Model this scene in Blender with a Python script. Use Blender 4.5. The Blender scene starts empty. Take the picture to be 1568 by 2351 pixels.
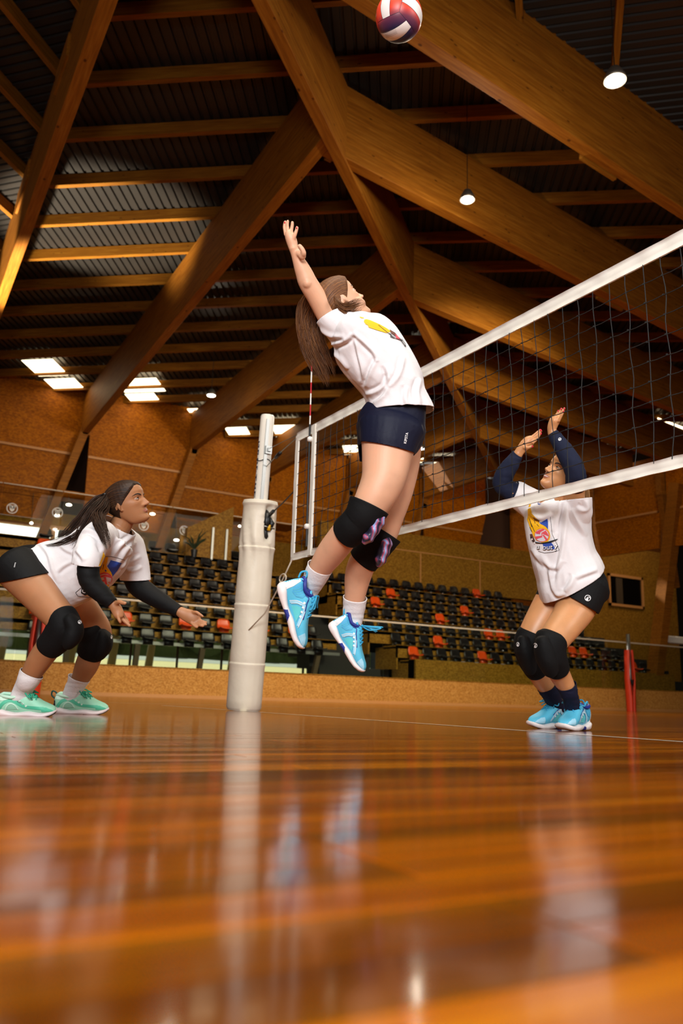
import bpy, bmesh, math, random
import numpy as np
from mathutils import Vector, Matrix, noise
from mathutils.bvhtree import BVHTree
from mathutils.geometry import tessellate_polygon
random.seed(7); np.random.seed(7)
SC = bpy.context.scene; COL = SC.collection
PI = math.pi
# ------------------------------------------------------------------ camera, light, exposure
CAM = np.array([-2.82416, -5.46160, 0.12439])
CR = np.array([0.8654369, -0.5001245, 0.0299085]); CU = np.array([-0.1365958, -0.1780949, 0.9744864]); CF = np.array([0.4820379, 0.8474419, 0.2224448])
FP = 1879.4836; CX, CY = 784.0, 1175.5
cam = bpy.data.cameras.new('camera'); camo = bpy.data.objects.new('camera', cam); COL.objects.link(camo)
camo.matrix_world = Matrix(((CR[0], CU[0], -CF[0], CAM[0]), (CR[1], CU[1], -CF[1], CAM[1]), (CR[2], CU[2], -CF[2], CAM[2]), (0, 0, 0, 1)))
cam.sensor_fit = 'VERTICAL'; cam.sensor_height = 36; cam.sensor_width = 24; cam.lens = FP/2351*36
cam.clip_start = 0.02; cam.clip_end = 400
cam.dof.use_dof = True; cam.dof.focus_distance = 3.75; cam.dof.aperture_fstop = 3.0; cam.dof.aperture_blades = 9
SC.camera = camo
vs = SC.view_settings; vs.view_transform = 'Standard'; vs.look = 'None'; vs.gamma = 1.0; vs.exposure = 0.55; vs.use_curve_mapping = False
SC.cycles.max_bounces = 6; SC.cycles.diffuse_bounces = 3; SC.cycles.glossy_bounces = 3; SC.cycles.transparent_max_bounces = 12
SC.cycles.use_denoising = True; SC.cycles.sample_clamp_indirect = 4.0; SC.cycles.caustics_reflective = False; SC.cycles.caustics_refractive = False
w = bpy.data.worlds.new('world'); SC.world = w; w.use_nodes = True
w.node_tree.nodes['Background'].inputs[0].default_value = (1.0, 0.93, 0.82, 1); w.node_tree.nodes['Background'].inputs[1].default_value = 0.16
def sun(name, energy, direction, col, angle=0.02):
    l = bpy.data.lights.new(name, 'SUN'); l.energy = energy; l.color = col; l.angle = angle
    o = bpy.data.objects.new(name, l); COL.objects.link(o); o.rotation_euler = Vector(direction).to_track_quat('-Z', 'Y').to_euler(); return o
def area(name, loc, target, sx, sy, power, col):
    l = bpy.data.lights.new(name, 'AREA'); l.shape = 'RECTANGLE'; l.size = sx; l.size_y = sy; l.energy = power; l.color = col
    o = bpy.data.objects.new(name, l); COL.objects.link(o); o.location = loc
    o.rotation_euler = (Vector(target)-Vector(loc)).to_track_quat('-Z', 'Y').to_euler(); return o
sun('daylight_sun', 7.0, (0.25, -0.75, -0.75), (1.0, 0.95, 0.85))
KEY = area('key_light_behind', (-5.2, -8.2, 3.0), (-0.6, -2.2, 1.2), 2.4, 2.4, 430, (0.97, 0.985, 1.0))  # unseen soft key light added behind the camera for the players
FILL = area('fill_light_side', (3.5, -9.5, 4.0), (0.0, -2.0, 1.6), 2.5, 3.0, 200, (1.0, 0.97, 0.94))  # unseen fill light added from the right, lifts the players
area('far_fill', (10.0, 9.0, 8.6), (10.0, 12.0, 0.0), 12, 8, 1250, (1.0, 0.88, 0.66))  # added overhead fill for the far hall, no fitting hangs there
area('near_fill', (-1.5, -3.0, 8.8), (-1.5, -2.0, 0.0), 6, 4, 420, (1.0, 0.90, 0.74))  # added overhead fill above the players and the near floor
def spot(name, loc, target, power, ang, col):
    l = bpy.data.lights.new(name, 'SPOT'); l.energy = power; l.spot_size = ang; l.spot_blend = .45; l.color = col; l.shadow_soft_size = .25
    o = bpy.data.objects.new(name, l); COL.objects.link(o); o.location = loc; o.rotation_euler = (Vector(target)-Vector(loc)).to_track_quat('-Z', 'Y').to_euler(); return o
spot('ceiling_patch_spot', (-3.4, 15.5, 1.2), (0.9, 14.4, 12.0), 20000, math.radians(27), (1.0, 0.88, 0.68))  # unseen spot added to throw the bright patch on the left ceiling
spot('stand_fill_spot', (10.0, 5.0, 8.4), (13.0, 24.0, 2.6), 2600, math.radians(85), (1.0, 0.88, 0.66))  # spot without a fitting, added to brighten the stand risers and back wall
area('annex_fill', (31, 21, 10.5), (31, 24, 3), 6, 3, 150, (1.0, 0.76, 0.48))  # area light added to lift the dark annex
# ------------------------------------------------------------------ helpers
def ray(x, y): return (CR*(x-CX) - CU*(y-CY))/FP + CF
def atd(x, y, D): return CAM + ray(x, y)*D
def atz(x, y, Z): d = ray(x, y); return CAM + d*((Z-CAM[2])/d[2])
def atx(x, y, X): d = ray(x, y); return CAM + d*((X-CAM[0])/d[0])
def aty(x, y, Y): d = ray(x, y); return CAM + d*((Y-CAM[1])/d[1])
def depth(P): return float((np.asarray(P)-CAM) @ CF)
def topx(P):
    v = np.asarray(P)-CAM; z = v @ CF; return CX+FP*(v @ CR)/z, CY-FP*(v @ CU)/z
def link(name, me, mat=None, parent=None):
    o = bpy.data.objects.new(name, me); COL.objects.link(o)
    if mat is not None and hasattr(me, 'materials') and len(me.materials) == 0:
        for m in (mat if isinstance(mat, (list, tuple)) else [mat]): me.materials.append(m)
    if parent is not None: o.parent = parent
    return o
def tag(o, label=None, cat=None, group=None, kind=None):
    if label: o['label'] = label
    if cat: o['category'] = cat
    if group: o['group'] = group
    if kind: o['kind'] = kind
    return o
def empty(name, loc=(0, 0, 0), label=None, cat=None, group=None, kind=None):
    o = bpy.data.objects.new(name, None); COL.objects.link(o); o.location = loc; o.empty_display_size = .1
    return tag(o, label, cat, group, kind)
class MB:
    """collects geometry for one mesh object"""
    def __init__(s): s.v = []; s.f = []; s.m = []; s.mi = 0
    def add(s, verts, faces):
        n = len(s.v); s.v += [tuple(map(float, p)) for p in verts]; s.f += [tuple(i+n for i in f) for f in faces]; s.m += [s.mi]*len(faces); return s
    def box(s, c, size, M=None):
        hx, hy, hz = size[0]/2, size[1]/2, size[2]/2
        P = [Vector((c[0]+a*hx, c[1]+b*hy, c[2]+d*hz)) for a in (-1, 1) for b in (-1, 1) for d in (-1, 1)]
        if M is not None: P = [M @ p for p in P]
        return s.add(P, [(0, 1, 3, 2), (4, 6, 7, 5), (0, 4, 5, 1), (2, 3, 7, 6), (0, 2, 6, 4), (1, 5, 7, 3)])
    def beam(s, a, b, wid, hei, up=(0, 0, 1)):
        a, b = Vector(a), Vector(b); t = (b-a).normalized(); u = Vector(up); sd = t.cross(u).normalized(); u = sd.cross(t)
        P = []
        for p in (a, b):
            for i, j in ((-1, -1), (1, -1), (1, 1), (-1, 1)): P.append(p+sd*(i*wid/2)+u*(j*hei/2))
        return s.add(P, [(0, 1, 2, 3), (7, 6, 5, 4), (0, 4, 5, 1), (1, 5, 6, 2), (2, 6, 7, 3), (3, 7, 4, 0)])
    def prism(s, poly, ext):
        """poly: list of 3d points (planar), extruded by vector ext"""
        n = len(poly); e = Vector(ext); P = [Vector(p) for p in poly]; P += [p+e for p in P]
        return s.add(P, [tuple(range(n))[::-1], tuple(range(n, 2*n))]+[(i, (i+1) % n, n+(i+1) % n, n+i) for i in range(n)])
    def tube(s, pts, r, n=8, caps=True):
        pts = [Vector(p) for p in pts]; rs = r if isinstance(r, (list, tuple)) else [r]*len(pts); V = []; F = []; nrm = None
        for i, p in enumerate(pts):
            t = (pts[min(i+1, len(pts)-1)]-pts[max(i-1, 0)])
            t = t.normalized() if t.length > 1e-9 else Vector((0, 0, 1))
            if nrm is None: nrm = t.orthogonal().normalized()
            else:
                nrm = nrm-t*nrm.dot(t); nrm = nrm.normalized() if nrm.length > 1e-6 else t.orthogonal().normalized()
            b = t.cross(nrm)
            for k in range(n): a = 2*PI*k/n; V.append(p+(nrm*math.cos(a)+b*math.sin(a))*rs[i])
        for i in range(len(pts)-1):
            for k in range(n): F.append((i*n+k, i*n+(k+1) % n, (i+1)*n+(k+1) % n, (i+1)*n+k))
        if caps: F.append(tuple(range(n))[::-1]); F.append(tuple(range((len(pts)-1)*n, len(pts)*n)))
        return s.add(V, F)
    def lathe(s, prof, n=24, M=None):
        V = []; F = []
        for r, z in prof:
            for k in range(n):
                a = 2*PI*k/n; p = Vector((r*math.cos(a), r*math.sin(a), z)); V.append(M @ p if M is not None else p)
        for i in range(len(prof)-1):
            for k in range(n): F.append((i*n+k, i*n+(k+1) % n, (i+1)*n+(k+1) % n, (i+1)*n+k))
        F.append(tuple(range(n))[::-1]); F.append(tuple(range((len(prof)-1)*n, len(prof)*n)))
        return s.add(V, F)
    def mesh(s, name, smooth=False):
        me = bpy.data.meshes.new(name); me.from_pydata(s.v, [], s.f); me.update()
        if any(s.m): me.polygons.foreach_set('material_index', s.m)
        if smooth: me.polygons.foreach_set('use_smooth', [True]*len(me.polygons))
        return me
    def obj(s, name, mat, parent=None, smooth=False, bevel=0):
        o = link(name, s.mesh(name, smooth), mat, parent)
        if bevel:
            b = o.modifiers.new('bevel', 'BEVEL'); b.width = bevel; b.segments = 2; b.limit_method = 'ANGLE'
        return o
# ------------------------------------------------------------------ materials
def newmat(name):
    m = bpy.data.materials.new(name); m.use_nodes = True; nt = m.node_tree; return m, nt, nt.nodes['Principled BSDF']
def N(nt, typ, **kw):
    n = nt.nodes.new(typ)
    for k, v in kw.items():
        if k.startswith('i_'): n.inputs[k[2:].replace('_', ' ')].default_value = v
        else: setattr(n, k, v)
    return n
def rgb(h):
    h = h.lstrip('#'); c = [int(h[i:i+2], 16)/255 for i in (0, 2, 4)]
    return tuple(x/12.92 if x <= .04045 else ((x+.055)/1.055)**2.4 for x in c)+(1,)
def plain(name, col, rough=.5, metal=0, spec=.5, emit=None, es=0, coat=0, sub=0, bump=None, sheen=0):
    m, nt, b = newmat(name); c = rgb(col) if isinstance(col, str) else tuple(col)+(1,)
    b.inputs['Base Color'].default_value = c; b.inputs['Roughness'].default_value = rough; b.inputs['Metallic'].default_value = metal
    b.inputs['Specular IOR Level'].default_value = spec; b.inputs['Coat Weight'].default_value = coat
    if emit: b.inputs['Emission Color'].default_value = rgb(emit); b.inputs['Emission Strength'].default_value = es
    if sub:
        b.inputs['Subsurface Weight'].default_value = sub; b.inputs['Subsurface Radius'].default_value = (1, .35, .18); b.inputs['Subsurface Scale'].default_value = .012
    if sheen: b.inputs['Sheen Weight'].default_value = sheen; b.inputs['Sheen Roughness'].default_value = .4
    tc = N(nt, 'ShaderNodeTexCoord'); nz = N(nt, 'ShaderNodeTexNoise', i_Scale=(bump[0] if bump else 40), i_Detail=3)
    nt.links.new(tc.outputs['Object'], nz.inputs['Vector'])
    mx = N(nt, 'ShaderNodeMixRGB', blend_type='MULTIPLY'); mx.inputs[0].default_value = .07; mx.inputs[1].default_value = c
    nt.links.new(nz.outputs['Fac'], mx.inputs[2]); nt.links.new(mx.outputs[0], b.inputs['Base Color'])
    if bump:
        bp = N(nt, 'ShaderNodeBump', i_Strength=bump[1], i_Distance=bump[2]); nt.links.new(nz.outputs['Fac'], bp.inputs['Height']); nt.links.new(bp.outputs[0], b.inputs['Normal'])
    return m
def ramp(nt, fac, stops):
    r = N(nt, 'ShaderNodeValToRGB'); e = r.color_ramp.elements
    while len(e) < len(stops): e.new(.5)
    for el, (p, c) in zip(e, stops): el.position = p; el.color = rgb(c) if isinstance(c, str) else tuple(c)
    nt.links.new(fac, r.inputs[0]); return r
def wood_mat(name, c1, c2, c3, lam=.04, rough=.6):
    """glulam: lamellae stacked in local z, grain along local x, knots"""
    m, nt, b = newmat(name); tc = N(nt, 'ShaderNodeTexCoord'); sep = N(nt, 'ShaderNodeSeparateXYZ'); nt.links.new(tc.outputs['Object'], sep.inputs[0])
    fl = N(nt, 'ShaderNodeMath', operation='DIVIDE'); fl.inputs[1].default_value = lam; nt.links.new(sep.outputs[2], fl.inputs[0])
    fr = N(nt, 'ShaderNodeMath', operation='FLOOR'); nt.links.new(fl.outputs[0], fr.inputs[0])
    wn = N(nt, 'ShaderNodeTexWhiteNoise', noise_dimensions='1D'); nt.links.new(fr.outputs[0], wn.inputs['W'])
    mp = N(nt, 'ShaderNodeMapping'); mp.inputs['Scale'].default_value = (.9, 14, 14); nt.links.new(tc.outputs['Object'], mp.inputs[0])
    oi = N(nt, 'ShaderNodeObjectInfo'); ad = N(nt, 'ShaderNodeVectorMath', operation='ADD'); nt.links.new(mp.outputs[0], ad.inputs[0]); nt.links.new(oi.outputs['Random'], ad.inputs[1])
    nz = N(nt, 'ShaderNodeTexNoise', i_Scale=1.6, i_Detail=6, i_Roughness=.6); nt.links.new(ad.outputs[0], nz.inputs['Vector'])
    r = ramp(nt, nz.outputs['Fac'], [(.25, c1), (.5, c2), (.75, c3)])
    mx = N(nt, 'ShaderNodeMixRGB', blend_type='MULTIPLY'); mx.inputs[0].default_value = .3; nt.links.new(r.outputs[0], mx.inputs[1])
    wr = ramp(nt, wn.outputs['Value'], [(0, '#a8a8a8'), (1, '#ffffff')]); nt.links.new(wr.outputs[0], mx.inputs[2])
    vo = N(nt, 'ShaderNodeTexVoronoi', i_Scale=1.0); m2 = N(nt, 'ShaderNodeMapping'); m2.inputs['Scale'].default_value = (2.2, 3.5, 6); nt.links.new(tc.outputs['Object'], m2.inputs[0]); nt.links.new(m2.outputs[0], vo.inputs['Vector'])
    kr = ramp(nt, vo.outputs['Distance'], [(.0, '#3a1d08'), (.07, '#6b4019'), (.11, '#ffffff')])
    mk = N(nt, 'ShaderNodeMixRGB', blend_type='MULTIPLY'); mk.inputs[0].default_value = .75; nt.links.new(mx.outputs[0], mk.inputs[1]); nt.links.new(kr.outputs[0], mk.inputs[2])
    nt.links.new(mk.outputs[0], b.inputs['Base Color']); b.inputs['Roughness'].default_value = rough; b.inputs['Specular IOR Level'].default_value = .18
    bp = N(nt, 'ShaderNodeBump', i_Strength=.15, i_Distance=.01); nt.links.new(nz.outputs['Fac'], bp.inputs['Height']); nt.links.new(bp.outputs[0], b.inputs['Normal'])
    return m
def osb_mat(name, c1, c2, c3, sc=16, rough=.5):
    m, nt, b = newmat(name); tc = N(nt, 'ShaderNodeTexCoord'); mp = N(nt, 'ShaderNodeMapping'); mp.inputs['Scale'].default_value = (1, 1, 1.6); nt.links.new(tc.outputs['Object'], mp.inputs[0])
    vo = N(nt, 'ShaderNodeTexVoronoi', i_Scale=sc, i_Randomness=1.0); nz = N(nt, 'ShaderNodeTexNoise', i_Scale=sc*.45, i_Detail=7, i_Roughness=.7, i_Distortion=2.0)
    nt.links.new(mp.outputs[0], vo.inputs['Vector']); nt.links.new(mp.outputs[0], nz.inputs['Vector'])
    sp = N(nt, 'ShaderNodeSeparateColor'); nt.links.new(vo.outputs['Color'], sp.inputs[0])
    mm = N(nt, 'ShaderNodeMath', operation='MULTIPLY_ADD'); mm.inputs[1].default_value = .4; nt.links.new(sp.outputs[0], mm.inputs[0])
    m2 = N(nt, 'ShaderNodeMath', operation='MULTIPLY'); m2.inputs[1].default_value = .62; nt.links.new(nz.outputs['Fac'], m2.inputs[0]); nt.links.new(m2.outputs[0], mm.inputs[2])
    r = ramp(nt, mm.outputs[0], [(.28, c1), (.5, c2), (.72, c3)])
    nt.links.new(r.outputs[0], b.inputs['Base Color']); b.inputs['Roughness'].default_value = rough; b.inputs['Specular IOR Level'].default_value = .12
    bp = N(nt, 'ShaderNodeBump', i_Strength=.2, i_Distance=.005); nt.links.new(mm.outputs[0], bp.inputs['Height']); nt.links.new(bp.outputs[0], b.inputs['Normal'])
    return m
M = {}
M['beam'] = wood_mat('glulam', '#723f0a', '#8c5410', '#a26a20')
M['purlin'] = wood_mat('purlin_wood', '#693e08', '#845210', '#98681c', lam=.3)
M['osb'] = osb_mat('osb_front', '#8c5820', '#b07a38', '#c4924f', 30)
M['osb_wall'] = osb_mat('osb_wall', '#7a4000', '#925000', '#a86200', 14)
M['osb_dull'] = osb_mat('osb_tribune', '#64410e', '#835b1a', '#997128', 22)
M['batten'] = plain('batten_wood', '#b98148', .5)
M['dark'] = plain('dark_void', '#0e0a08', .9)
M['deck'] = plain('deck_steel', '#2b2825', .38, metal=.2, spec=.5)
M['concrete_dark'] = plain('dark_step', '#1d1a17', .8)
M['seat_black'] = plain('seat_plastic_black', '#151314', .28)
M['seat_orange'] = plain('seat_plastic_orange', '#d9480a', .3)
M['steel'] = plain('galvanised_steel', '#9b9b98', .35, metal=.9)
M['white_paint'] = plain('white_post_paint', '#e9e3d8', .35, coat=.2)
M['pad'] = plain('cream_vinyl', '#e3d9c6', .45, bump=(9, .25, .02))
M['navy_print'] = plain('navy_lettering', '#1b2744', .5)
M['black'] = plain('black_plastic', '#0c0c0d', .4)
M['yellow'] = plain('yellow_plastic', '#d9a514', .4)
M['tape'] = plain('white_net_tape', '#e9e4da', .55, bump=(8, .35, .012))
M['cord'] = plain('black_net_cord', '#161616', .7)
M['rope'] = plain('cotton_rope', '#cfc3ad', .8)
M['red'] = plain('red_vinyl', '#cf3516', .45)
M['redpaint'] = plain('antenna_red', '#c2182a', .4)
M['whitepaint'] = plain('antenna_white', '#f1ede8', .4)
M['lamp_glow'] = plain('lamp_glow', '#ffffff', .4, emit='#fff6e8', es=18)
M['spot_glow'] = plain('downlight_glow', '#ffffff', .4, emit='#fff2dc', es=9)
M['lamp_body'] = plain('lamp_body', '#6d675e', .4, metal=.7)
M['line_white'] = plain('court_line_paint', '#e8dfd0', .3, coat=.6)
M['leaf'] = plain('plant_leaf', '#1d2c14', .5)
M['trunk'] = plain('tree_bark', '#6a5a44', .9)
M['grass'] = plain('dry_ground', '#b5a878', .95, bump=(2, .5, .1))
M['asphalt'] = plain('asphalt_road', '#8b8d8a', .9)
M['foliage'] = plain('hedge_green', '#5d6b34', .9, bump=(3, 1, .3))
M['blind'] = plain('pale_blind', '#9fb6bd', .7)
m, nt, b = newmat('skylight_sheet'); b.inputs['Base Color'].default_value = rgb('#fff3dc'); b.inputs['Emission Color'].default_value = rgb('#ffe9bd'); b.inputs['Emission Strength'].default_value = 3.0; M['skylight'] = m
m, nt, b = newmat('window_white'); b.inputs['Base Color'].default_value = rgb('#f4fbf4'); b.inputs['Emission Color'].default_value = rgb('#eefcf6'); b.inputs['Emission Strength'].default_value = 1.6; M['daylit'] = m
def glass_mat(name, tint, refl=1.0):
    m, nt, b = newmat(name); nt.nodes.remove(b); out = nt.nodes['Material Output']
    tr = N(nt, 'ShaderNodeBsdfTransparent'); tr.inputs[0].default_value = tint; gl = N(nt, 'ShaderNodeBsdfGlossy'); gl.inputs['Roughness'].default_value = .02
    fr = N(nt, 'ShaderNodeFresnel', i_IOR=1.35); mx = N(nt, 'ShaderNodeMixShader')
    mu = N(nt, 'ShaderNodeMath', operation='MULTIPLY'); mu.inputs[1].default_value = refl; nt.links.new(fr.outputs[0], mu.inputs[0])
    nt.links.new(mu.outputs[0], mx.inputs[0]); nt.links.new(tr.outputs[0], mx.inputs[1]); nt.links.new(gl.outputs[0], mx.inputs[2]); nt.links.new(mx.outputs[0], out.inputs[0]); return m
M['glass'] = glass_mat('balustrade_glass', (.90, .94, .90, 1), .12); M['glass2'] = glass_mat('gallery_glass', (.90, .90, .86, 1), .2)
M['glass_edge'] = plain('glass_top_edge', '#c3b5a2', .25)
def floor_mat(name, per_object):
    m, nt, b = newmat(name); tc = N(nt, 'ShaderNodeTexCoord'); geo = N(nt, 'ShaderNodeNewGeometry')
    mp = N(nt, 'ShaderNodeMapping'); mp.inputs['Scale'].default_value = (1.2, 26, 1); nt.links.new(geo.outputs['Position'], mp.inputs[0])
    nz = N(nt, 'ShaderNodeTexNoise', i_Scale=1.0, i_Detail=7, i_Roughness=.62); nt.links.new(mp.outputs[0], nz.inputs['Vector'])
    r = ramp(nt, nz.outputs['Fac'], [(.25, '#7e4200'), (.5, '#a66300'), (.78, '#c48208')])
    mx = N(nt, 'ShaderNodeMixRGB', blend_type='MULTIPLY'); mx.inputs[0].default_value = .75; nt.links.new(r.outputs[0], mx.inputs[1])
    if per_object:
        oi = N(nt, 'ShaderNodeObjectInfo'); src = oi.outputs['Random']; edge = None
    else:
        br = N(nt, 'ShaderNodeTexBrick', offset=.5, i_Scale=1.0, i_Mortar_Size=.0012, i_Bias=0.0); br.inputs['Brick Width'].default_value = 1.4; br.inputs['Row Height'].default_value = .07
        br.inputs['Color1'].default_value = (0, 0, 0, 1); br.inputs['Color2'].default_value = (1, 1, 1, 1); br.inputs['Mortar'].default_value = (.2, .2, .2, 1)
        nt.links.new(geo.outputs['Position'], br.inputs['Vector']); src = br.outputs['Color']
    wr = ramp(nt, src, [(0, '#6a4210'), (.35, '#b5853a'), (.65, '#dcae60'), (1, '#ffe6a8')]); nt.links.new(wr.outputs[0], mx.inputs[2])
    m3 = N(nt, 'ShaderNodeMapping'); m3.inputs['Scale'].default_value = (.5, 7, 1); nt.links.new(geo.outputs['Position'], m3.inputs[0]); n3 = N(nt, 'ShaderNodeTexNoise', i_Scale=1.0, i_Detail=2); nt.links.new(m3.outputs[0], n3.inputs['Vector'])
    r3 = ramp(nt, n3.outputs['Fac'], [(.3, '#a88a60'), (.65, '#ffffff')]); mm = N(nt, 'ShaderNodeMixRGB', blend_type='MULTIPLY'); mm.inputs[0].default_value = .8; nt.links.new(mx.outputs[0], mm.inputs[1]); nt.links.new(r3.outputs[0], mm.inputs[2]); nt.links.new(mm.outputs[0], b.inputs['Base Color'])
    b.inputs['Roughness'].default_value = .3; b.inputs['Coat Weight'].default_value = 1.0; b.inputs['Specular IOR Level'].default_value = 0.0; b.inputs['Coat Roughness'].default_value = .115; b.inputs['Coat IOR'].default_value = 1.38
    m2 = N(nt, 'ShaderNodeMapping'); m2.inputs['Scale'].default_value = (.5, 16, 1); nt.links.new(geo.outputs['Position'], m2.inputs[0])
    n2 = N(nt, 'ShaderNodeTexNoise', i_Scale=1.0, i_Detail=2); nt.links.new(m2.outputs[0], n2.inputs['Vector'])
    bp = N(nt, 'ShaderNodeBump', i_Strength=.28, i_Distance=.002); nt.links.new(n2.outputs['Fac'], bp.inputs['Height'])
    nt.links.new(bp.outputs[0], b.inputs['Normal']); nt.links.new(bp.outputs[0], b.inputs['Coat Normal']); return m
M['floor'] = floor_mat('parquet_far', False); M['board'] = floor_mat('parquet_board', True)
# ------------------------------------------------------------------ floor
BX0, BX1, BY0, BY1 = -4.2, 1.4, -5.50, -2.84
fl = MB(); X0, X1, Y0, Y1 = -16, 40, -18, 25.6
fl.add([(X0, Y0, 0), (X1, Y0, 0), (X1, BY0, 0), (X0, BY0, 0)], [(0, 1, 2, 3)]); fl.add([(X0, BY1, 0), (X1, BY1, 0), (X1, Y1, 0), (X0, Y1, 0)], [(0, 1, 2, 3)])
fl.add([(X0, BY0, 0), (BX0, BY0, 0), (BX0, BY1, 0), (X0, BY1, 0)], [(0, 1, 2, 3)]); fl.add([(BX1, BY0, 0), (X1, BY0, 0), (X1, BY1, 0), (BX1, BY1, 0)], [(0, 1, 2, 3)])
fl.box((12, 3.8, -.16), (56, 43.6, .28))
floor = tag(fl.obj('floor', M['floor']), kind='structure')
bm_ = {}
def board_mesh(L):
    if L not in bm_:
        b = MB(); wv = .07-.0007; l = L-.001; e = .0016
        P = [(0, 0, -.016), (l, 0, -.016), (l, wv, -.016), (0, wv, -.016), (0, 0, -e), (l, 0, -e), (l, wv, -e), (0, wv, -e), (e, e, 0), (l-e, e, 0), (l-e, wv-e, 0), (e, wv-e, 0)]
        b.add(P, [(0, 3, 2, 1), (0, 1, 5, 4), (1, 2, 6, 5), (2, 3, 7, 6), (3, 0, 4, 7), (4, 5, 9, 8), (5, 6, 10, 9), (6, 7, 11, 10), (7, 4, 8, 11), (8, 9, 10, 11)])
        bm_[L] = b.mesh('plank')
        bm_[L].materials.append(M['board'])
    return bm_[L]
nb = 0
rows = int(round((BY1-BY0)/.07)); sub = MB()
for j in range(rows):
    y = BY0+.07*j; x = BX0; first = True
    while x < BX1-1e-6:
        L = 1.4
        if first: L = round(random.choice((.35, .7, 1.05, 1.4)), 2); first = False
        L = round(min(L, BX1-x), 3)
        if nb < 296:
            o = bpy.data.objects.new('plank', board_mesh(L)); COL.objects.link(o); o.location = (x, y, random.uniform(-.0002, .0002)); o.parent = floor; nb += 1
        else:
            sub.box((x+L/2, y+.035, -.008), (L-.001, .0693, .016))
        x += L
if sub.v: tag(sub.obj('planking', M['board'], floor), kind='stuff')
def floor_line(a, b, wid, name='trim_1'):
    a, b = Vector(a), Vector(b); t = (b-a).normalized(); n = Vector((-t.y, t.x, 0))*wid/2; q = MB(); z = Vector((0, 0, .0012))
    q.add([a+n+z, a-n+z, b-n+z, b+n+z], [(0, 1, 2, 3)]); return tag(q.obj(name, M['line_white']), kind='structure')
floor_line((0, 3.2, 0), (0, -9, 0), .05, 'trim_1')
floor_line((-4.5, 4.4, 0), (9, 4.4, 0), .05, 'trim_2')
# ------------------------------------------------------------------ roof
def ztop(x, y): return 11.95-.03*abs(y-x-3.2)
SD = Vector((.740, .672, 0)).normalized()
def node(k): return Vector((-.80+4.35*k, 2.55+3.95*k, 0))
HB = 1.62
def glulam(name, a, b, wid, hei, label, group=None, closure=False):
    """a,b: points on the beam's TOP centre line"""
    a, b = Vector(a), Vector(b); t = (b-a); L = t.length; t.normalize(); sd = t.cross(Vector((0, 0, 1))).normalized(); up = sd.cross(t)
    q = MB(); q.box((L/2, 0, -hei/2), (L, wid, hei))
    if closure: q.box((L/2, 0, .19), (L, wid*.8, .38))  # added block over the beam, stops sky light leaking past the deck ribs
    o = q.obj(name, M['beam'], bevel=.012)
    o.matrix_world = Matrix(((t.x, -sd.x, up.x, a.x), (t.y, -sd.y, up.y, a.y), (t.z, -sd.z, up.z, a.z), (0, 0, 0, 1)))
    return tag(o, label, 'roof beam', group)
p0, p1 = node(-1.6), node(6.35)
glulam('roof_beam', (p0.x, p0.y, 11.93), (p1.x, p1.y, 11.93), .24, 1.68, 'long diagonal spine beam of laminated timber crossing the ceiling from above the ball to the far corner')
ords = ['at the upper left corner of the picture', 'meeting the spine beam just left of centre', 'passing behind the spiking player head', 'fourth along the far wall, behind the net', 'fifth along the far wall, behind the net', 'sixth along the far wall, short and close to the corner']
for k in range(6):
    n = node(k); x = -.975+4.375*k; ya = n.y-.1; yb = 25.7 if k < 3 else 27.8; xa = x
    g = glulam('roof_beam', (xa, ya, ztop(xa, ya)), (xa, yb, ztop(xa, yb)), .25, HB, 'laminated roof beam running to the back wall, '+ords[k], closure=(k == 0))
    for (d0, d1) in ((5.5, 6.6), (9.5, 11.0)):       # splice plates
        if yb-ya > d1+1:
            q = MB(); q.box(((d0+d1)/2, -.15 if k else .15, -.35), (d1-d0, .05, .5)); q.obj('splice_plate', M['beam'], g)
rds = ['nearest, behind the brightest pendant lamp', 'second from the camera, behind the smaller pendant lamp', 'third from the camera, ending at the spine beam by the player face', 'fourth from the camera, seen through the net', 'fifth from the camera, seen through the net', 'farthest one, above the blocking player hands']
RD = Vector((.9955, .095, 0))
for k in range(6):
    n = node(k); a = n+RD*.05; L = (26.8-a.x)/RD.x; b = a+RD*L; off = Vector((-.02, .28 if k else .55, 0)); a += off; b += off
    g = glulam('roof_beam', (a.x, a.y, ztop(a.x, a.y)), (b.x, b.y, ztop(b.x, b.y)), .25, HB, 'roof beam running right, '+rds[k], closure=(k == 0))
    q = MB(); q.box((.18, 0, -.82), (.14, .40, 1.58)); q.obj('end_stiffener', M['purlin'], g)
    for d0 in (8.0,):
        q = MB(); q.box((d0+.65, .16, -.12), (1.1, .08, .5)); q.obj('splice_plate', M['purlin'], g)
        q = MB(); q.box((d0+.85, .16, -1.45), (1.0, .08, .42)); q.obj('splice_plate', M['purlin'], g)
# spare beam over the camera on the right
n = node(-1); glulam('roof_beam', (n.x, n.y, 11.9), (n.x+29, n.y+2.8, 11.2), .25, HB, 'laminated roof beam above the camera, beyond the top edge of the picture')
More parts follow.
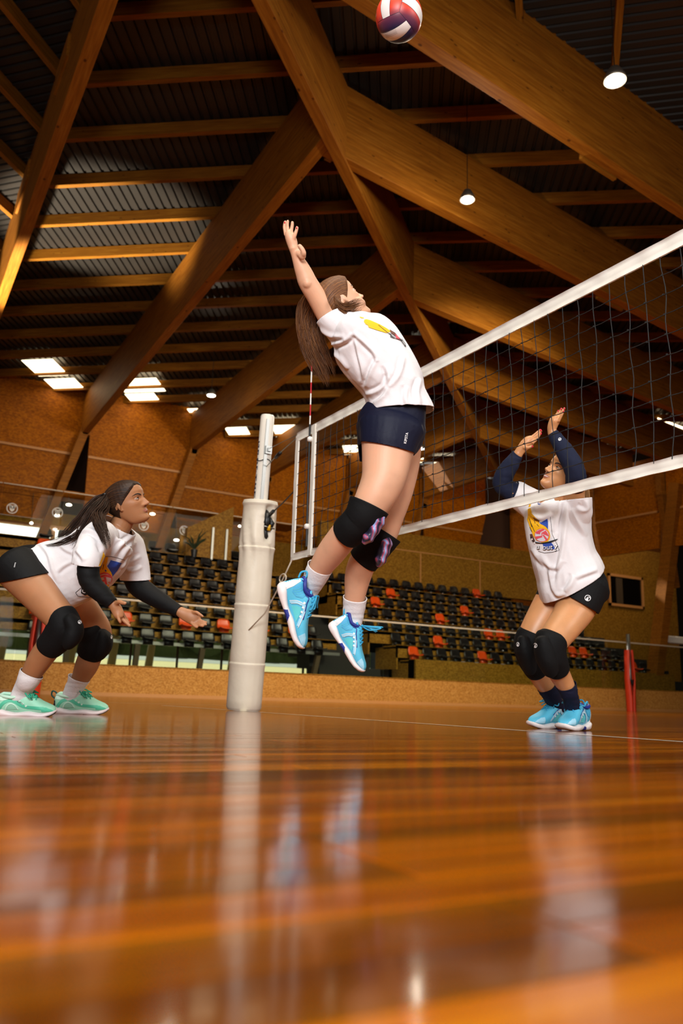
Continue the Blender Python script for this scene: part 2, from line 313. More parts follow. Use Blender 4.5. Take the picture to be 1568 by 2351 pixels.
# ceiling deck: three fields, ribs square to the purlins
def sheet(origin, rib, across, n, pitch, L0, L1):
    q = MB(); r = Vector(rib).normalized(); a = Vector(across).normalized(); prof = [(0, .0), (.62, .0), (.70, .045), (.92, .045)]
    st = [L0+(L1-L0)*i/40 for i in range(41)]; V = []; cnt = 0
    for i in range(n):
        for u, h in prof:
            for s in st:
                p = Vector(origin)+a*((i+u)*pitch)+r*s; V.append((p.x, p.y, ztop(p.x, p.y)+.285+h))
            cnt += 1
    m_ = len(st); F = [(c*m_+j, c*m_+j+1, (c+1)*m_+j+1, (c+1)*m_+j) for c in range(cnt-1) for j in range(m_-1)]
    q.add(V, F); return q
def clipmesh(q, planes, name):
    bm = bmesh.new(); bm.from_mesh(q.mesh(name))
    for co, no in planes: bmesh.ops.bisect_plane(bm, geom=bm.verts[:]+bm.edges[:]+bm.faces[:], plane_co=co, plane_no=no, clear_outer=True)
    me = bpy.data.meshes.new(name); bm.to_mesh(me); bm.free(); return me
RIB = (.559, .829, 0); ACR = (.829, -.559, 0)
wallp = [((0, 28.3, 0), (0, 1, 0)), ((27.2, 25.7, 0), (1, .095, 0)), ((-16, 0, 0), (-1, 0, 0)), ((0, -15, 0), (0, -1, 0))]
r1 = node(0)+Vector((0, .55, 0)); rn = Vector((RD.y, -RD.x, 0))
ceil = tag(link('ceiling', clipmesh(sheet((-14, 9, 0), RIB, ACR, 190, .21, -28, 34), wallp+[((-.975, 0, 0), (-1, 0, 0)), (r1, rn)], 'ceiling'), M['deck']), kind='structure')
R2, A2 = (.707, -.707, 0), (.707, .707, 0)
link('deck_sheet', clipmesh(sheet((-26, 6, 0), R2, A2, 190, .21, -10, 30), wallp+[((-.975, 0, 0), (1, 0, 0))], 'deck_sheet'), M['deck'], ceil)
link('deck_sheet', clipmesh(sheet((-14, -14, 0), R2, A2, 190, .21, -10, 40), wallp+[((-.975, 0, 0), (-1, 0, 0)), (r1, -rn)], 'deck_sheet'), M['deck'], ceil)
def purlin(a, b):
    a, b = Vector(a), Vector(b); L = (b-a).length; t = (b-a)/L; sd = t.cross(Vector((0, 0, 1))).normalized(); up = sd.cross(t)
    q = MB(); q.box((L/2, 0, .14), (L, .12, .28)); o = q.obj('purlin', M['purlin'], ceil)
    o.matrix_world = Matrix(((t.x, -sd.x, up.x, a.x), (t.y, -sd.y, up.y, a.y), (t.z, -sd.z, up.z, a.z), (0, 0, 0, 1)))
def pz(p): return (p.x, p.y, ztop(p.x, p.y)+.002)
LD = Vector((-.829, .559, 0)); PRD = Vector((.77, -.638, 0))
for k in range(-3, 24):
    c = 5.82+1.533*k; s0 = node(0); s = (c-(s0.x*.559+s0.y*.829))/(SD.x*.559+SD.y*.829); S = s0+SD*s
    tl = (S.x+.975)/.829 if S.x > -.97 else 0
    if S.y+tl*.559 > 28.0: tl = (28.0-S.y)/.559
    if tl > .3 and S.y < 28.0:
        e = S+LD*tl; purlin(pz(S), pz(e))
    # right: until R1 line or right wall
    den = PRD.dot(rn); tr = (r1-S).dot(rn)/den if den > 1e-6 else 99
    if S.x < 27.0:
        tr = min(tr, (27.0-S.x)/PRD.x)
        if tr > .3: e = S+PRD*tr; purlin(pz(S), pz(e))
for k in range(8):
    y = 3.95+1.8*k+2.0*0; e = Vector((-.98, y, 0)); a = e-Vector((.707, .707, 0))*11; purlin(pz(a), pz(e))
for k in range(7):
    a = Vector((.55+2.6*k, 0, 0)); a.y = r1.y+RD.y/RD.x*(a.x-r1.x); b = a-Vector((.707, .707, 0))*8; purlin(pz(b), pz(a))
# skylight sheets near the eaves
def skyl(o, du, dv):
    r = Vector(RIB).normalized()*dv; a = Vector(ACR).normalized()*du; P = [Vector(o), Vector(o)+a, Vector(o)+a+r, Vector(o)+r]
    P = [Vector((p.x, p.y, ztop(p.x, p.y)+.07)) for p in P]; q = MB(); q.prism([P[0], P[1], P[2], P[3]], (0, 0, .015)); return q.obj('skylight', M['skylight'], ceil)
def skyq(P):
    P = [Vector((x, y, ztop(x, y)+.07)) for x, y in P]; q = MB(); q.prism(P, (0, 0, .015)); return q.obj('skylight', M['skylight'], ceil)
for o_, du, dv in (((.60, 23.72, 0), 1.12, 1.42), ((1.62, 25.12, 0), 1.15, 1.0), ((3.9, 23.9, 0), 1.6, 1.3), ((4.66, 25.15, 0), 1.15, .95), ((7.35, 25.55, 0), 1.0, .4), ((9.6, 27.0, 0), .95, .95), ((11.15, 25.56, 0), 1.05, 1.45), ((12.1, 27.0, 0), 1.0, .9), ((15.45, 26.75, 0), 1.1, 1.4), ((18.7, 26.6, 0), 1.1, 1.4), ((20.9, 26.9, 0), 1, 1.1)): skyl(o_, du, dv)
for P in ([(23.9, 15.7), (25.75, 15.8), (26.1, 16.25), (25.1, 16.7)], [(25.3, 16.85), (26.15, 16.35), (27.2, 17.1), (26.1, 17.7)], [(25.4, 20.0), (26.4, 20.35), (26.15, 20.55)], [(26.2, 20.65), (27.0, 20.2), (27.4, 20.55), (27.2, 21.6)], [(25.0, 24.9), (25.6, 24.4), (26.2, 25.2)]): skyq(P)
# ------------------------------------------------------------------ back wall with raking struts
YB = 25.9
bw = empty('wall_back', (0, YB, 0), kind='structure')
q = MB(); q.box((8, 28.75, 7.6), (80, .2, 9.4)); tag(q.obj('wall_outer', plain('recess_shade_brown', '#3d2009', .8)), kind='structure')  # shade of the recesses beside the struts put into this dark brown
q = MB(); q.box((33.6, 28.2, 6.5), (13, .2, 11)); tag(q.obj('wall_annex_back', M['osb_wall']), kind='structure')
for k in range(-1, 6):
    xa = -.85+4.375*k; xb = xa+4.375; YB = 25.9 if k < 2 else 28.1
    # panel bay: between the wedge right of beam k and the strut of beam k+1
    zt = 12.15; zb = 6.3 if xa < 8 else 5.4
    poly = [(xa+.12, YB, 9.95), (xa+.12, YB, zt), (xb-.2, YB, zt), (xb-.2, YB, 9.9), (xb-1.45, YB, zb), (xa+.22, YB, zb)]
    def cut(z0, z1, name):
        pl = []
        def edge(zz): return (xa+.12 if zz > 9.95 else xa+.12+.1*(9.95-zz)/4.5), (xb-.2 if zz > 9.9 else xb-.2-1.25*(9.9-zz)/4.5)
        zs = sorted({z0, z1}|({9.9} if z0 < 9.9 < z1 else set()))
        L = [(edge(z)[0], YB, z) for z in zs]; Rr = [(edge(z)[1], YB, z) for z in zs]
        q = MB(); q.prism(L+Rr[::-1], (0, .12, 0)); q.obj(name, M['osb_wall'], None).parent = None
        return q
    for (z0, z1) in ((zb, 7.1), (7.12, 8.9), (9.0, 12.15)):
        zs = sorted({z0, z1}|({9.9} if z0 < 9.9 < z1 else set()))
        ed = lambda zz: (xa+.12 if zz > 9.95 else xa+.12+.1*(9.95-zz)/4.5, xb-.2 if zz > 9.9 else xb-.2-1.25*(9.9-zz)/4.5)
        L = [(ed(z)[0], YB, z) for z in zs]; Rr = [(ed(z)[1], YB, z) for z in zs]
        q = MB(); q.prism(L+Rr[::-1], (0, .12, 0)); o = q.obj('panel', M['osb_wall']); o.parent = bw; o.matrix_parent_inverse = Matrix.Translation((0, -25.9, 0))
    e0 = (xa+.14, xb-.45); q = MB(); q.box(((e0[0]+e0[1])/2, YB-.02, 8.95), (e0[1]-e0[0], .06, .09)); o = q.obj('batten', M['batten']); o.parent = bw; o.matrix_parent_inverse = Matrix.Translation((0, -25.9, 0))
    ys = YB-.28; q = MB(); q.beam((xb-.1, ys, 11.6), (xb-.1, ys, 9.7), .3, .3, (0, 1, 0)); q.beam((xb-.12, ys, 9.95), (xb-1.4, ys, 5.2), .3, .3, (0, 1, 0))
    if k < 5: tag(q.obj('timber_strut', M['beam'], bevel=.01), 'raking timber strut under the end of roof beam %s on the back wall' % ['one', 'two', 'three', 'four', 'five', 'six', 'seven'][k+1], 'strut', 'raking struts of the back wall')
# gallery band low behind the stand on the left: bright window strip and glass balustrade
q = MB(); q.box((3, 27.4, 5.6), (30, .1, 2.6)); tag(q.obj('wall_gallery', M['osb_dull']), kind='structure')
wi = MB(); wi.box((2.0, 26.9, 5.95), (8.6, .06, .36)); wo = tag(wi.obj('window_1', M['daylit']), kind='structure')
for xx in (-.6, 2.85, 6.2):
    q = MB(); q.box((xx, 26.85, 5.95), (.16, .1, .44)); q.obj('window_post', M['batten'], wo)
q = MB(); q.box((2.0, 26.85, 6.22), (8.8, .12, .12)); q.box((2, 26.85, 5.7), (8.8, .12, .1)); q.obj('window_frame', M['batten'], wo)
gp = empty('gallery_balustrade', (4, 25.3, 5.2), 'clear glass balustrade along the gallery above the left seats, with white emblem stickers', 'balustrade')
for i, x in enumerate(np.arange(-1.4, 12.0, 2.1)):
    q = MB(); q.box((x+1.04-4, 0, 1.05), (2.06, .014, 2.1)); q.obj('glass_pane', M['glass2'], gp)
    q = MB(); q.box((x+1.04-4, 0, 2.115), (2.06, .03, .03)); q.obj('pane_edge', M['glass_edge'], gp)
def emblem(x, z, s, y=25.27):
    q = MB(); c = Vector((x-4, y-25.3, z-5.2)); n = 28
    P = [c+Vector((math.cos(a)*s, 0, math.sin(a)*s)) for a in [2*PI*i/n for i in range(n)]]; I = [c+(p-c)*.86 for p in P]
    q.add(P+I, [(i, (i+1) % n, n+(i+1) % n, n+i) for i in range(n)])
    for px_, pz_, a_, b_ in ((-.34, .42, .24, .2), (.34, .42, .24, .2), (0, .22, .52, .3), (-.22, -.1, .2, .34), (.22, -.1, .2, .34), (0, -.45, .2, .18)):
        k = len(q.v); m_ = 14; q.add([c+Vector((px_*s+math.cos(2*PI*i/m_)*a_*s, -.001, pz_*s+math.sin(2*PI*i/m_)*b_*s)) for i in range(m_)], [tuple(range(m_))])
    return q.obj('emblem_sticker', M['whitepaint'], gp)
for px_, py_ in ((28, 1167), (132, 1177), (330, 1207), (423, 1218), (514, 1232)):
    P = aty(px_, py_, 25.27); emblem(P[0], P[2], .19)
# entrance booth and potted plant on the gallery
bt = MB(); P1 = aty(433, 1204, 24.9); P2 = aty(545, 1158, 24.9)
bt.prism([(P1[0], 25.0, 5.3), (P1[0], 25.0, P1[2]-.1), (P2[0]-.1, 25.0, P2[2]-.1), (P2[0]-.1, 25.0, 5.3)], (0, .9, 0)); q = bt.obj('entrance_booth', M['osb_dull']); tag(q, 'pale chipboard entrance booth with a sloping top above the left seats', 'booth')
for x_ in (490, 522):
    P = aty(x_, 1240, 24.85); q2 = MB(); q2.box((P[0], 24.95, 6.0), (.08, .06, 1.3)); o = q2.obj('door_jamb', M['steel'], q)
P = aty(446, 1262, 24.3); pt = empty('potted_plant', tuple(P), 'small dark potted plant standing behind the top row of the left seats', 'plant')
q = MB()
for i in range(16):
    a = random.uniform(0, 2*PI); e = random.uniform(.3, 1.1); d = Vector((math.cos(a)*.45, math.sin(a)*.3, e)); q.tube([(0, 0, 0), d*.5, d*.8+Vector((d.x*.3, 0, -.05))], [.015, .03, .004], 5)
q.obj('leaves', M['leaf'], pt); q = MB(); q.lathe([(.1, -.3), (.14, 0)], 12); q.obj('pot', M['black'], pt)
# downlights of the gallery ceiling
gl = MB(); gl.box((4, 26.6, 7.45), (18, 1.5, .1)); tag(gl.obj('wall_soffit', M['osb_wall']), kind='structure')
for i, (px_, py_, nm) in enumerate(((158, 1160, 'above the left player ponytail'), (130, 1184, 'left of the left player ponytail, lower'), (350, 1181, 'right of the left player lips'), (72, 1202, 'small one at far left'), (108, 1205, 'small one above the white window'), (405, 1241, 'low, right of the left player'), (508, 1210, 'left one on the booth'), (465, 1229, 'on the booth wall'), (550, 1209, 'beside the padded post'))):
    P = aty(px_, py_, 25.6); s = .1 if i in (0, 1, 2, 5) else .055
    o = empty('gallery_spotlight', tuple(P), 'small lit round spotlight in the gallery, '+nm, 'lamp', 'gallery spotlights')
    q = MB(); q.lathe([(s*.5, -.02), (s, .0), (s*1.0, .03), (s*.4, .06)], 16); q.obj('lens', M['spot_glow'], o, True); q = MB(); q.tube([(0, 0, .05), (0, .1, .3), (0, .35, 7.42-P[2])], .010, 6); q.obj('stem', M['lamp_body'], o)
# ------------------------------------------------------------------ right wall under the beam ends
rw = empty('wall_right', (27.0, 20, 0), kind='structure')
RWd = Vector((-.095, .9955, 0))
def rwp(s, z, off=0): p = Vector((26.9, 27.8, 0))-RWd*s+Vector((off, 0, 0)); return (p.x, p.y, z)
for k in range(6):
    s0 = 1.2+3.95*k; s1 = s0+3.95
    for z0, z1 in ((7.2, 8.85), (8.95, 11.5)):
        q = MB(); a = .5 if z1 < 9 else .2; q.prism([rwp(s0+a, z0), rwp(s1-.35, z0), rwp(s1-.2, z1), rwp(s0+.2, z1)], (.12, 0, 0)); o = q.obj('panel', M['osb_wall']); o.parent = rw; o.matrix_parent_inverse = rw.matrix_world.inverted() if False else Matrix.Translation((-27.0, -20, 0))
    q = MB(); q.beam(rwp(s0+.3, 8.9, -.03), rwp(s1-.3, 8.9, -.03), .06, .09); o = q.obj('batten', M['batten']); o.parent = rw; o.matrix_parent_inverse = Matrix.Translation((-27.0, -20, 0))
    q = MB(); q.beam(rwp(s1, 11.4, -.1), rwp(s1, 9.6, -.1), .3, .3, (1, 0, 0)); q.beam(rwp(s1, 9.8, -.08), rwp(s1-.4, 5.5, 1.0), .3, .34, (1, 0, 0))
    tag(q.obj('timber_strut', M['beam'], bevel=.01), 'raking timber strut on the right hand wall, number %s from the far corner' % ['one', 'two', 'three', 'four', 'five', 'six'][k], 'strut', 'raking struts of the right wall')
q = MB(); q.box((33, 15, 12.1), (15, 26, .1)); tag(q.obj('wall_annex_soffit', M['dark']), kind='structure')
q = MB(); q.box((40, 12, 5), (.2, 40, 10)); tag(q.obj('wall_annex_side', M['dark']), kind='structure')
A_ = aty(1555, 1110, 17.9); B_ = aty(1512, 1480, 19.6); d_ = (B_-A_); E_ = A_+d_*(A_[2]/(A_[2]-B_[2]))
q = MB(); q.beam(A_, (E_[0], E_[1], .02), .55, .5, (1, 0, 0)); tag(q.obj('timber_post', M['beam'], bevel=.01), 'thick leaning timber post at the right edge behind the glass rail', 'post')
P = aty(1548, 1469, 19.9); q = MB(); q.box((P[0]+.6, 20.0, P[2]), (2.2, .4, .32)); tag(q.obj('air_duct', M['tape'], bevel=.05), 'white boxed air duct at the right edge behind the leaning post', 'duct')
P = aty(1530, 1095, 21.0); fx = empty('wall_floodlight', tuple(P), 'small black floodlight on the right wall above the blocker', 'lamp')
q = MB(); q.box((0, 0, 0), (.5, .25, .22)); q.obj('housing', M['black'], fx, bevel=.03); q = MB(); q.tube([(0, 0, .1), (.1, .1, .45), (.3, .2, .5)], .035, 8); q.obj('bracket', M['black'], fx)
# chipboard parapet above the right seats + control room with window
for (x0, x1, z0, z1, nm) in ((13.6, 26.4, 5.2, 7.65, 'wall_parapet'), (29.4, 36.6, 1.5, 8.72, 'wall_control_room')):
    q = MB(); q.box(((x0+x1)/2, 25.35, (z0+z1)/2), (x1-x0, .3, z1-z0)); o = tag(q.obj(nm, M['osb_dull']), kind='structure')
    if nm == 'wall_parapet':
        q = MB()
        for xx in (15.4, 18.9, 22.4): q.box((xx, 25.19, 6.0), (.06, .02, 1.6))
        q.box((20, 25.19, 6.85), (12.6, .02, .05)); q.obj('joint_strip', M['batten'], o)
W0 = aty(1395, 1319, 25.2); W1 = aty(1474, 1396, 25.2)
wo = tag(empty('window_2', ((W0[0]+W1[0])/2, 25.15, (W0[2]+W1[2])/2)), kind='structure'); hw, hh = (W1[0]-W0[0])/2, (W0[2]-W1[2])/2
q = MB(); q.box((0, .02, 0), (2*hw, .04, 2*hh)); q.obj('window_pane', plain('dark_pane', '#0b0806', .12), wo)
q = MB()
for sx in (-1, 1): q.box((sx*hw, -.02, 0), (.14, .1, 2*hh+.14))
for sz in (-1, 1): q.box((0, -.02, sz*hh), (2*hw+.14, .1, .14))
q.obj('window_frame', M['batten'], wo)
q = MB(); q.box((-.5, -.01, 0), (.5, .02, 2*hh-.2)); q.obj('window_curtain', plain('window_curtain', '#3a2a14', .8), wo)
# ------------------------------------------------------------------ low chipboard wall + glass rail
cw = tag(empty('wall_court', (0, 18.95, 0)), kind='structure')
for i in range(-6, 16):
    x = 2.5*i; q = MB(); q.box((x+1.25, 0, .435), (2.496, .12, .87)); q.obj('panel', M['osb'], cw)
q = MB(); q.box((12, -.075, .05), (56, .03, .1)); q.obj('plinth_strip', M['batten'], cw)
q = MB(); q.box((12, 0, .885), (56, .16, .03)); q.obj('top_cap', M['osb_dull'], cw)
gp = empty('glass_rail', (10, 18.95, .87), 'clear glass rail with a bright top edge standing on the low chipboard wall', 'balustrade')
for i in range(-6, 14):
    x = 2.3*i; q = MB(); q.box((x+1.15, 0, .98), (2.28, .016, 1.9)); q.obj('glass_pane', M['glass'], gp)
q = MB(); q.box((2, 0, 1.95), (47, .05, .05)); q.obj('top_edge', M['glass_edge'], gp)
# ------------------------------------------------------------------ stands and seats
RUN, RISE, T0, YR = .74, .54, 1.62, 20.0
def stand(name, x0f, x1f, nrow, label, solid):
    t = empty(name, (0, 0, 0), label, 'stand')
    for i in range(nrow):
        if not i and not solid:
            q = MB(); q.box(((x0f(0)+x1f(0))/2, YR+.28, T0+.05), (x1f(0)-x0f(0), .1, .1)); q.obj('seat_rail', M['steel'], t); continue
        x0, x1 = x0f(i), x1f(i); y0 = YR+RUN*i-.25; z = T0+RISE*i
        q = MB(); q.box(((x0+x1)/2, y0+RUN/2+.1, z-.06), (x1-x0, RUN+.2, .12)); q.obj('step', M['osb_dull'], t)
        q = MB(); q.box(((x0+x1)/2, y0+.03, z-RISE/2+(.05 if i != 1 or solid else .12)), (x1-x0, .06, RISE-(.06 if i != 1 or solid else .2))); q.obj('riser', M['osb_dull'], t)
        if solid:
            q = MB(); q.box((x0+.03, y0+RUN, z-RISE/2-.2), (.06, 2*RUN, RISE+.3)); q.obj('side_panel', M['osb_dull'], t)
    return t
lx1 = lambda i: 11.9 if i < 2 else 11.4-.05*i
st1 = stand('seating_stand', lambda i: -6.0, lx1, 8, 'stepped chipboard seating stand on the left with open underside', False)
rx0 = lambda i: [14.8, 14.5, 13.7, 13.7, 13.6, 13.5, 13.5][i]
rx1 = lambda i: [29.0, 27.4, 26.4, 25.6, 25.0, 24.4, 24.0][i]
st2 = stand('seating_stand', rx0, rx1, 7, 'stepped chipboard seating stand on the right with solid front', True)
q = MB(); q.box((21.9, 19.9, 1.18), (14.2, .5, .9)); q.obj('front_plinth', M['osb_dull'], st2)
for i in range(6):
    x = .3+2.15*i
    q = MB(); q.beam((x, 20.28, T0), (x+.25, 21.4, .05), .16, .16, (1, 0, 0)); q.obj('support_leg', M['trunk'], st1)
sa = empty('aisle_stairs', (12.6, 22, 0), 'dark concrete stairs in the gap between the two seat blocks', 'stairs')
for i in range(8):
    q = MB(); q.box((.1, -1.2+.8*i+.5, 1.0+.45*i), (2.6, 1.0, .5)); q.obj('step', M['concrete_dark'], sa)
sb = empty('end_stairs', (28, 22, 0), 'dark stairs at the right end of the seating stand behind the red pole', 'stairs')
for i in range(8):
    q = MB(); q.box((1.7-.62*i, -1.4+.7*i, 1.1+.5*i), (1.6, 1.3, .5)); q.obj('step', M['concrete_dark'], sb)
    q = MB(); q.box((1.0-.62*i, -1.7+.7*i, 1.42+.5*i), (.5, .45, .16)); q.obj('step_tread', M['black'], sb)
# seat: one shell, back and pan bent from a sheet
def seat_mesh(mat):
    q = MB(); n = 7; prof = [(-.30, .205, .20), (-.27, .235, .23), (-.10, .205, .235), (.0, .20, .235), (.05, .25, .235), (.08, .36, .232), (.11, .47, .215), (.125, .525, .16)]
    V = []; th = .02
    for lay in (0, 1):
        for (y, z, hw) in prof:
            for k in range(n):
                u = -1+2*k/(n-1); dish = .03*(u*u-1)
                if z < .24: V.append((u*hw, y-0, z+dish-(th if lay else 0)))
                else: V.append((u*hw, y-dish*.9+(th if lay else 0), z-.012*u*u))
    m_ = len(prof)
    F = []
    for lay in (0, 1):
        for i in range(m_-1):
            for k in range(n-1):
                a = lay*m_*n+i*n+k; f = (a, a+1, a+n+1, a+n); F.append(f if not lay else f[::-1])
    o = m_*n
    for i in range(m_-1): F += [(i*n, (i+1)*n, o+(i+1)*n, o+i*n), (i*n+n-1, o+i*n+n-1, o+(i+1)*n+n-1, (i+1)*n+n-1)]
    for k in range(n-1): F += [(k, o+k, o+k+1, k+1), ((m_-1)*n+k, (m_-1)*n+k+1, o+(m_-1)*n+k+1, o+(m_-1)*n+k)]
    q.add(V, F); q.box((0, .02, .09), (.3, .2, .2)); me = q.mesh('stadium_seat', True); me.materials.append(mat); return me
SMB, SMO = seat_mesh(M['seat_black']), seat_mesh(M['seat_orange'])
ORD = 'first second third fourth fifth sixth seventh eighth ninth tenth eleventh twelfth thirteenth fourteenth fifteenth sixteenth seventeenth eighteenth nineteenth twentieth twenty-first twenty-second twenty-third twenty-fourth twenty-fifth'.split()
rowname = ['lowest', 'second', 'third', 'fourth', 'fifth', 'sixth', 'seventh', 'eighth', 'top']
def seats(block, i, xs, orange):
    y = YR+RUN*i+.24; z = T0+RISE*i
    for n_, x in enumerate(xs):
        isor = n_ in orange
        o = bpy.data.objects.new('stadium_seat', SMO if isor else SMB); COL.objects.link(o); o.location = (x, y, z)
        c = 'orange' if isor else 'black'
        tag(o, '%s plastic stadium seat, %s from the left in the %s row, %s stand' % (c, ORD[n_], rowname[i], block), 'seat', '%s seats, %s row, %s stand' % (c, rowname[i], block))
orL = {0: (), 1: (0, 1, 4, 7, 9, 11, 13), 2: (), 3: (0, 5), 4: (5,), 5: (5,), 6: (0, 1), 7: ()}
for i in range(8):
    x1 = lx1(i)-.3; xs = np.arange(1.5+.12*i, x1, .68); seats('left', i, xs, orL.get(i, ()))
orR = {0: (0, 5, 10, 18), 1: (3, 14, 15), 2: (9, 10), 3: (6,), 4: (2, 9), 5: (4,), 6: (12,)}
for i in range(7):
    xs = np.arange(rx0(i)+.35, rx1(i)-.2, .665); seats('right', i, xs, orR.get(i, ()))
# ------------------------------------------------------------------ windows and outdoors below the left stand
YW = 24.2
q = MB(); q.box((4, 26.4, 3.7), (40, .2, 3.0)); tag(q.obj('wall_under_stand', M['dark']), kind='structure')
gnd = MB(); gnd.add([(-25, YW, .35), (30, YW, .35), (45, 52, 2.35), (-40, 52, 2.35)], [(0, 1, 2, 3)]); tag(gnd.obj('terrain', M['grass']), kind='structure')
rd = MB(); rd.add([(-40, 52, 2.36), (45, 52, 2.36), (45, 60, 3.0), (-40, 60, 3.0)], [(0, 1, 2, 3)]); tag(rd.obj('road', M['asphalt']), kind='structure')
hd = MB()
for i in range(60):
    x = -40+1.5*i; r = random.uniform(1.2, 2.2)
    for j in range(2):
        c = Vector((x+random.uniform(-.6, .6), 63+random.uniform(-1, 1), 3.2+j*1.5)); hd.lathe([(.1, -r*.8), (r*.8, -r*.4), (r, 0), (r*.7, r*.6), (.1, r*.9)], 9, Matrix.Translation(c))
tag(hd.obj('hedge', M['foliage'], None, True), 'green hedge across the road outside the low windows', 'hedge', kind='stuff')
for i, x in enumerate((-3.4, -.4, 2.6, 5.2, 7.4, 9.6, 13.0)):
    q = MB(); q.tube([(x, 33+1.3*(i % 3), .8), (x+.2, 33+1.3*(i % 3), 3), (x+.1, 33+1.3*(i % 3), 7)], [.22, .17, .14], 10); tag(q.obj('tree_trunk', M['trunk'], None, True), 'grey brown tree trunk outside the low windows, number %s from the left' % ['one', 'two', 'three', 'four', 'five', 'six', 'seven'][i], 'tree')
wn = tag(empty('window_3', (4, YW, 0)), kind='structure')
for i in range(12):
    q = MB(); q.box((-9+1.75*i, 0, 1.4), (.07, .08, 2.8)); q.obj('window_post', M['trunk'], wn)
    q = MB(); q.box((-9+1.75*i+.875, 0, 1.4), (1.68, .01, 2.7)); q.obj('window_pane', M['glass'], wn)
D0 = aty(828, 1504, 24.0); D1 = aty(884, 1558, 24.0)
dr = tag(empty('door_1', (D0[0]+.6, 24.0, 0)), kind='structure')
for i in range(4):
    q = MB(); q.box((-.3+.32*i, 0, 1.2), (.26, .03, 1.7)); q.obj('blind_slat', M['blind'], dr)
q = MB(); q.box((2.2, .2, 1.5), (3.2, .1, 3.0)); q.obj('door_leaf', M['dark'], dr); q = MB(); q.tube([(1.35, .1, 1.15), (1.35, .1, 1.55)], .04, 8); q.obj('door_handle', M['steel'], dr)
# ------------------------------------------------------------------ far poles with red padding
def red_pole(x, y, h, top, label):
    t = empty('padded_pole', (x, y, 0), label, 'pole')
    q = MB(); q.tube([(0, 0, 0), (0, 0, top)], .075, 12); q.obj('pole', M['steel'], t, True)
    q = MB(); n = 14
    prof = [(0, .19), (.5, .2), (.95, .21), (1.3, .22), (1.8, .2), (h, .18)]
    for i in range(len(prof)-1):
        (z0, r0), (z1, r1_) = prof[i], prof[i+1]
        for r_, z_, s_ in ():
            pass
    gapw = [0.05, .1, .35, .55, .45, .3]; V = []; F = []
    for lay in (0, 1):
        for (z, r), g in zip(prof, gapw):
            for k in range(n+1):
                a = -PI/2-.35+g+(2*PI-2*g)*k/n; rr = r-(.035 if lay else 0); V.append((rr*math.cos(a), rr*math.sin(a), z))
    m_ = len(prof); n1 = n+1
    for lay in (0, 1):
        for i in range(m_-1):
            for k in range(n): a = lay*m_*n1+i*n1+k; f = (a, a+1, a+n1+1, a+n1); F.append(f if not lay else f[::-1])
    o = m_*n1
    for i in range(m_-1): F += [(i*n1, (i+1)*n1, o+(i+1)*n1, o+i*n1), (i*n1+n, o+i*n1+n, o+(i+1)*n1+n, (i+1)*n1+n)]
    q.add(V, F); q.obj('red_padding', M['red'], t, True); q = MB(); q.box((0, -.12, 1.15), (.14, .1, .2)); q.obj('winch', M['black'], t, bevel=.02); return t
P = atz(1447, 1632, 0); red_pole(24.6, 18.35, 2.45, 3.1, 'steel pole in split red padding at the right, in front of the chipboard wall')
red_pole(1.15, 17.6, 2.15, 2.4, 'steel pole in split red padding half hidden behind the left player knee')
# ------------------------------------------------------------------ net post with cream padding
P0 = Vector((.06, 1.2, 0)); PT = Vector((.03, .95, 2.60)); PA = (PT-P0).normalized()
post = empty('net_post', P0, 'white volleyball post with cream padded sleeve and winch', 'post')
rot = Vector((0, 0, 1)).rotation_difference(PA).to_matrix().to_4x4(); Mx = rot
q = MB(); q.lathe([(.0, 0.01), (.062, .01), (.062, 2.585), (.055, 2.6), (.0, 2.6)], 24, Mx); q.obj('post_tube', M['white_paint'], post, True)
q = MB(); q.box((-.02, -.066, 2.0), (.03, .008, 1.1), Mx); q.obj('track_rail', M['steel'], post)
q = MB(); q.tube([Mx @ Vector((math.cos(a)*.066, math.sin(a)*.066, 2.18+.01*math.sin(3*a))) for a in np.linspace(0, 2*PI, 20)], .004, 6); q.obj('tie_cord', M['cord'], post)
q = MB(); q.box((.0, -.075, 2.27), (.06, .03, .07), Mx); q.box((.0, -.095, 2.27), (.03, .03, .03), Mx); q.obj('hook_bracket', M['steel'], post)
zz = [0.01, .03, .36, .40, .41, .44, .86, .90, .91, .94, 1.36, 1.40, 1.41, 1.44, 1.76, 1.785, 1.815, 1.82]
rr = [.14, .150, .152, .156, .150, .152, .150, .156, .149, .152, .148, .156, .148, .152, .148, .158, .150, .07]
q = MB(); n = 64; V = []; F = []
zs = np.concatenate([np.linspace(a, b, 5, endpoint=False) for a, b in zip(zz[:-1], zz[1:])]+[[zz[-1]]]); rs = np.interp(zs, zz, rr)
for z, r in zip(zs, rs):
    for k in range(n):
        a = 2*PI*k/n; da = (a-math.radians(283)+PI) % (2*PI)-PI
        fold = .004*math.sin(9*a+14*z)*(1 if z < 1.75 else 0)*math.exp(-((z-1.45)/.16)**2)*2
        slit = -.09*math.exp(-(da/.23)**4)*(1/(1+math.exp(-(z-1.50)/.025)))*(1/(1+math.exp((z-1.755)/.012)))
        seam = -.006*math.exp(-(da/.03)**2)*(1 if z < 1.5 else 0)
        R_ = r+fold+slit+seam; V.append(Mx @ Vector((R_*math.cos(a), R_*math.sin(a), z)))
for i in range(len(zs)-1):
    for k in range(n): F.append((i*n+k, i*n+(k+1) % n, (i+1)*n+(k+1) % n, (i+1)*n+k))
q.add(V, F); q.obj('padded_sleeve', M['pad'], post, True)
wa = math.radians(283); wd = Vector((math.cos(wa), math.sin(wa), 0)); ws = Vector((-wd.y, wd.x, 0))
def wp(o, s, z): return Mx @ (wd*o+ws*s+Vector((0, 0, z)))
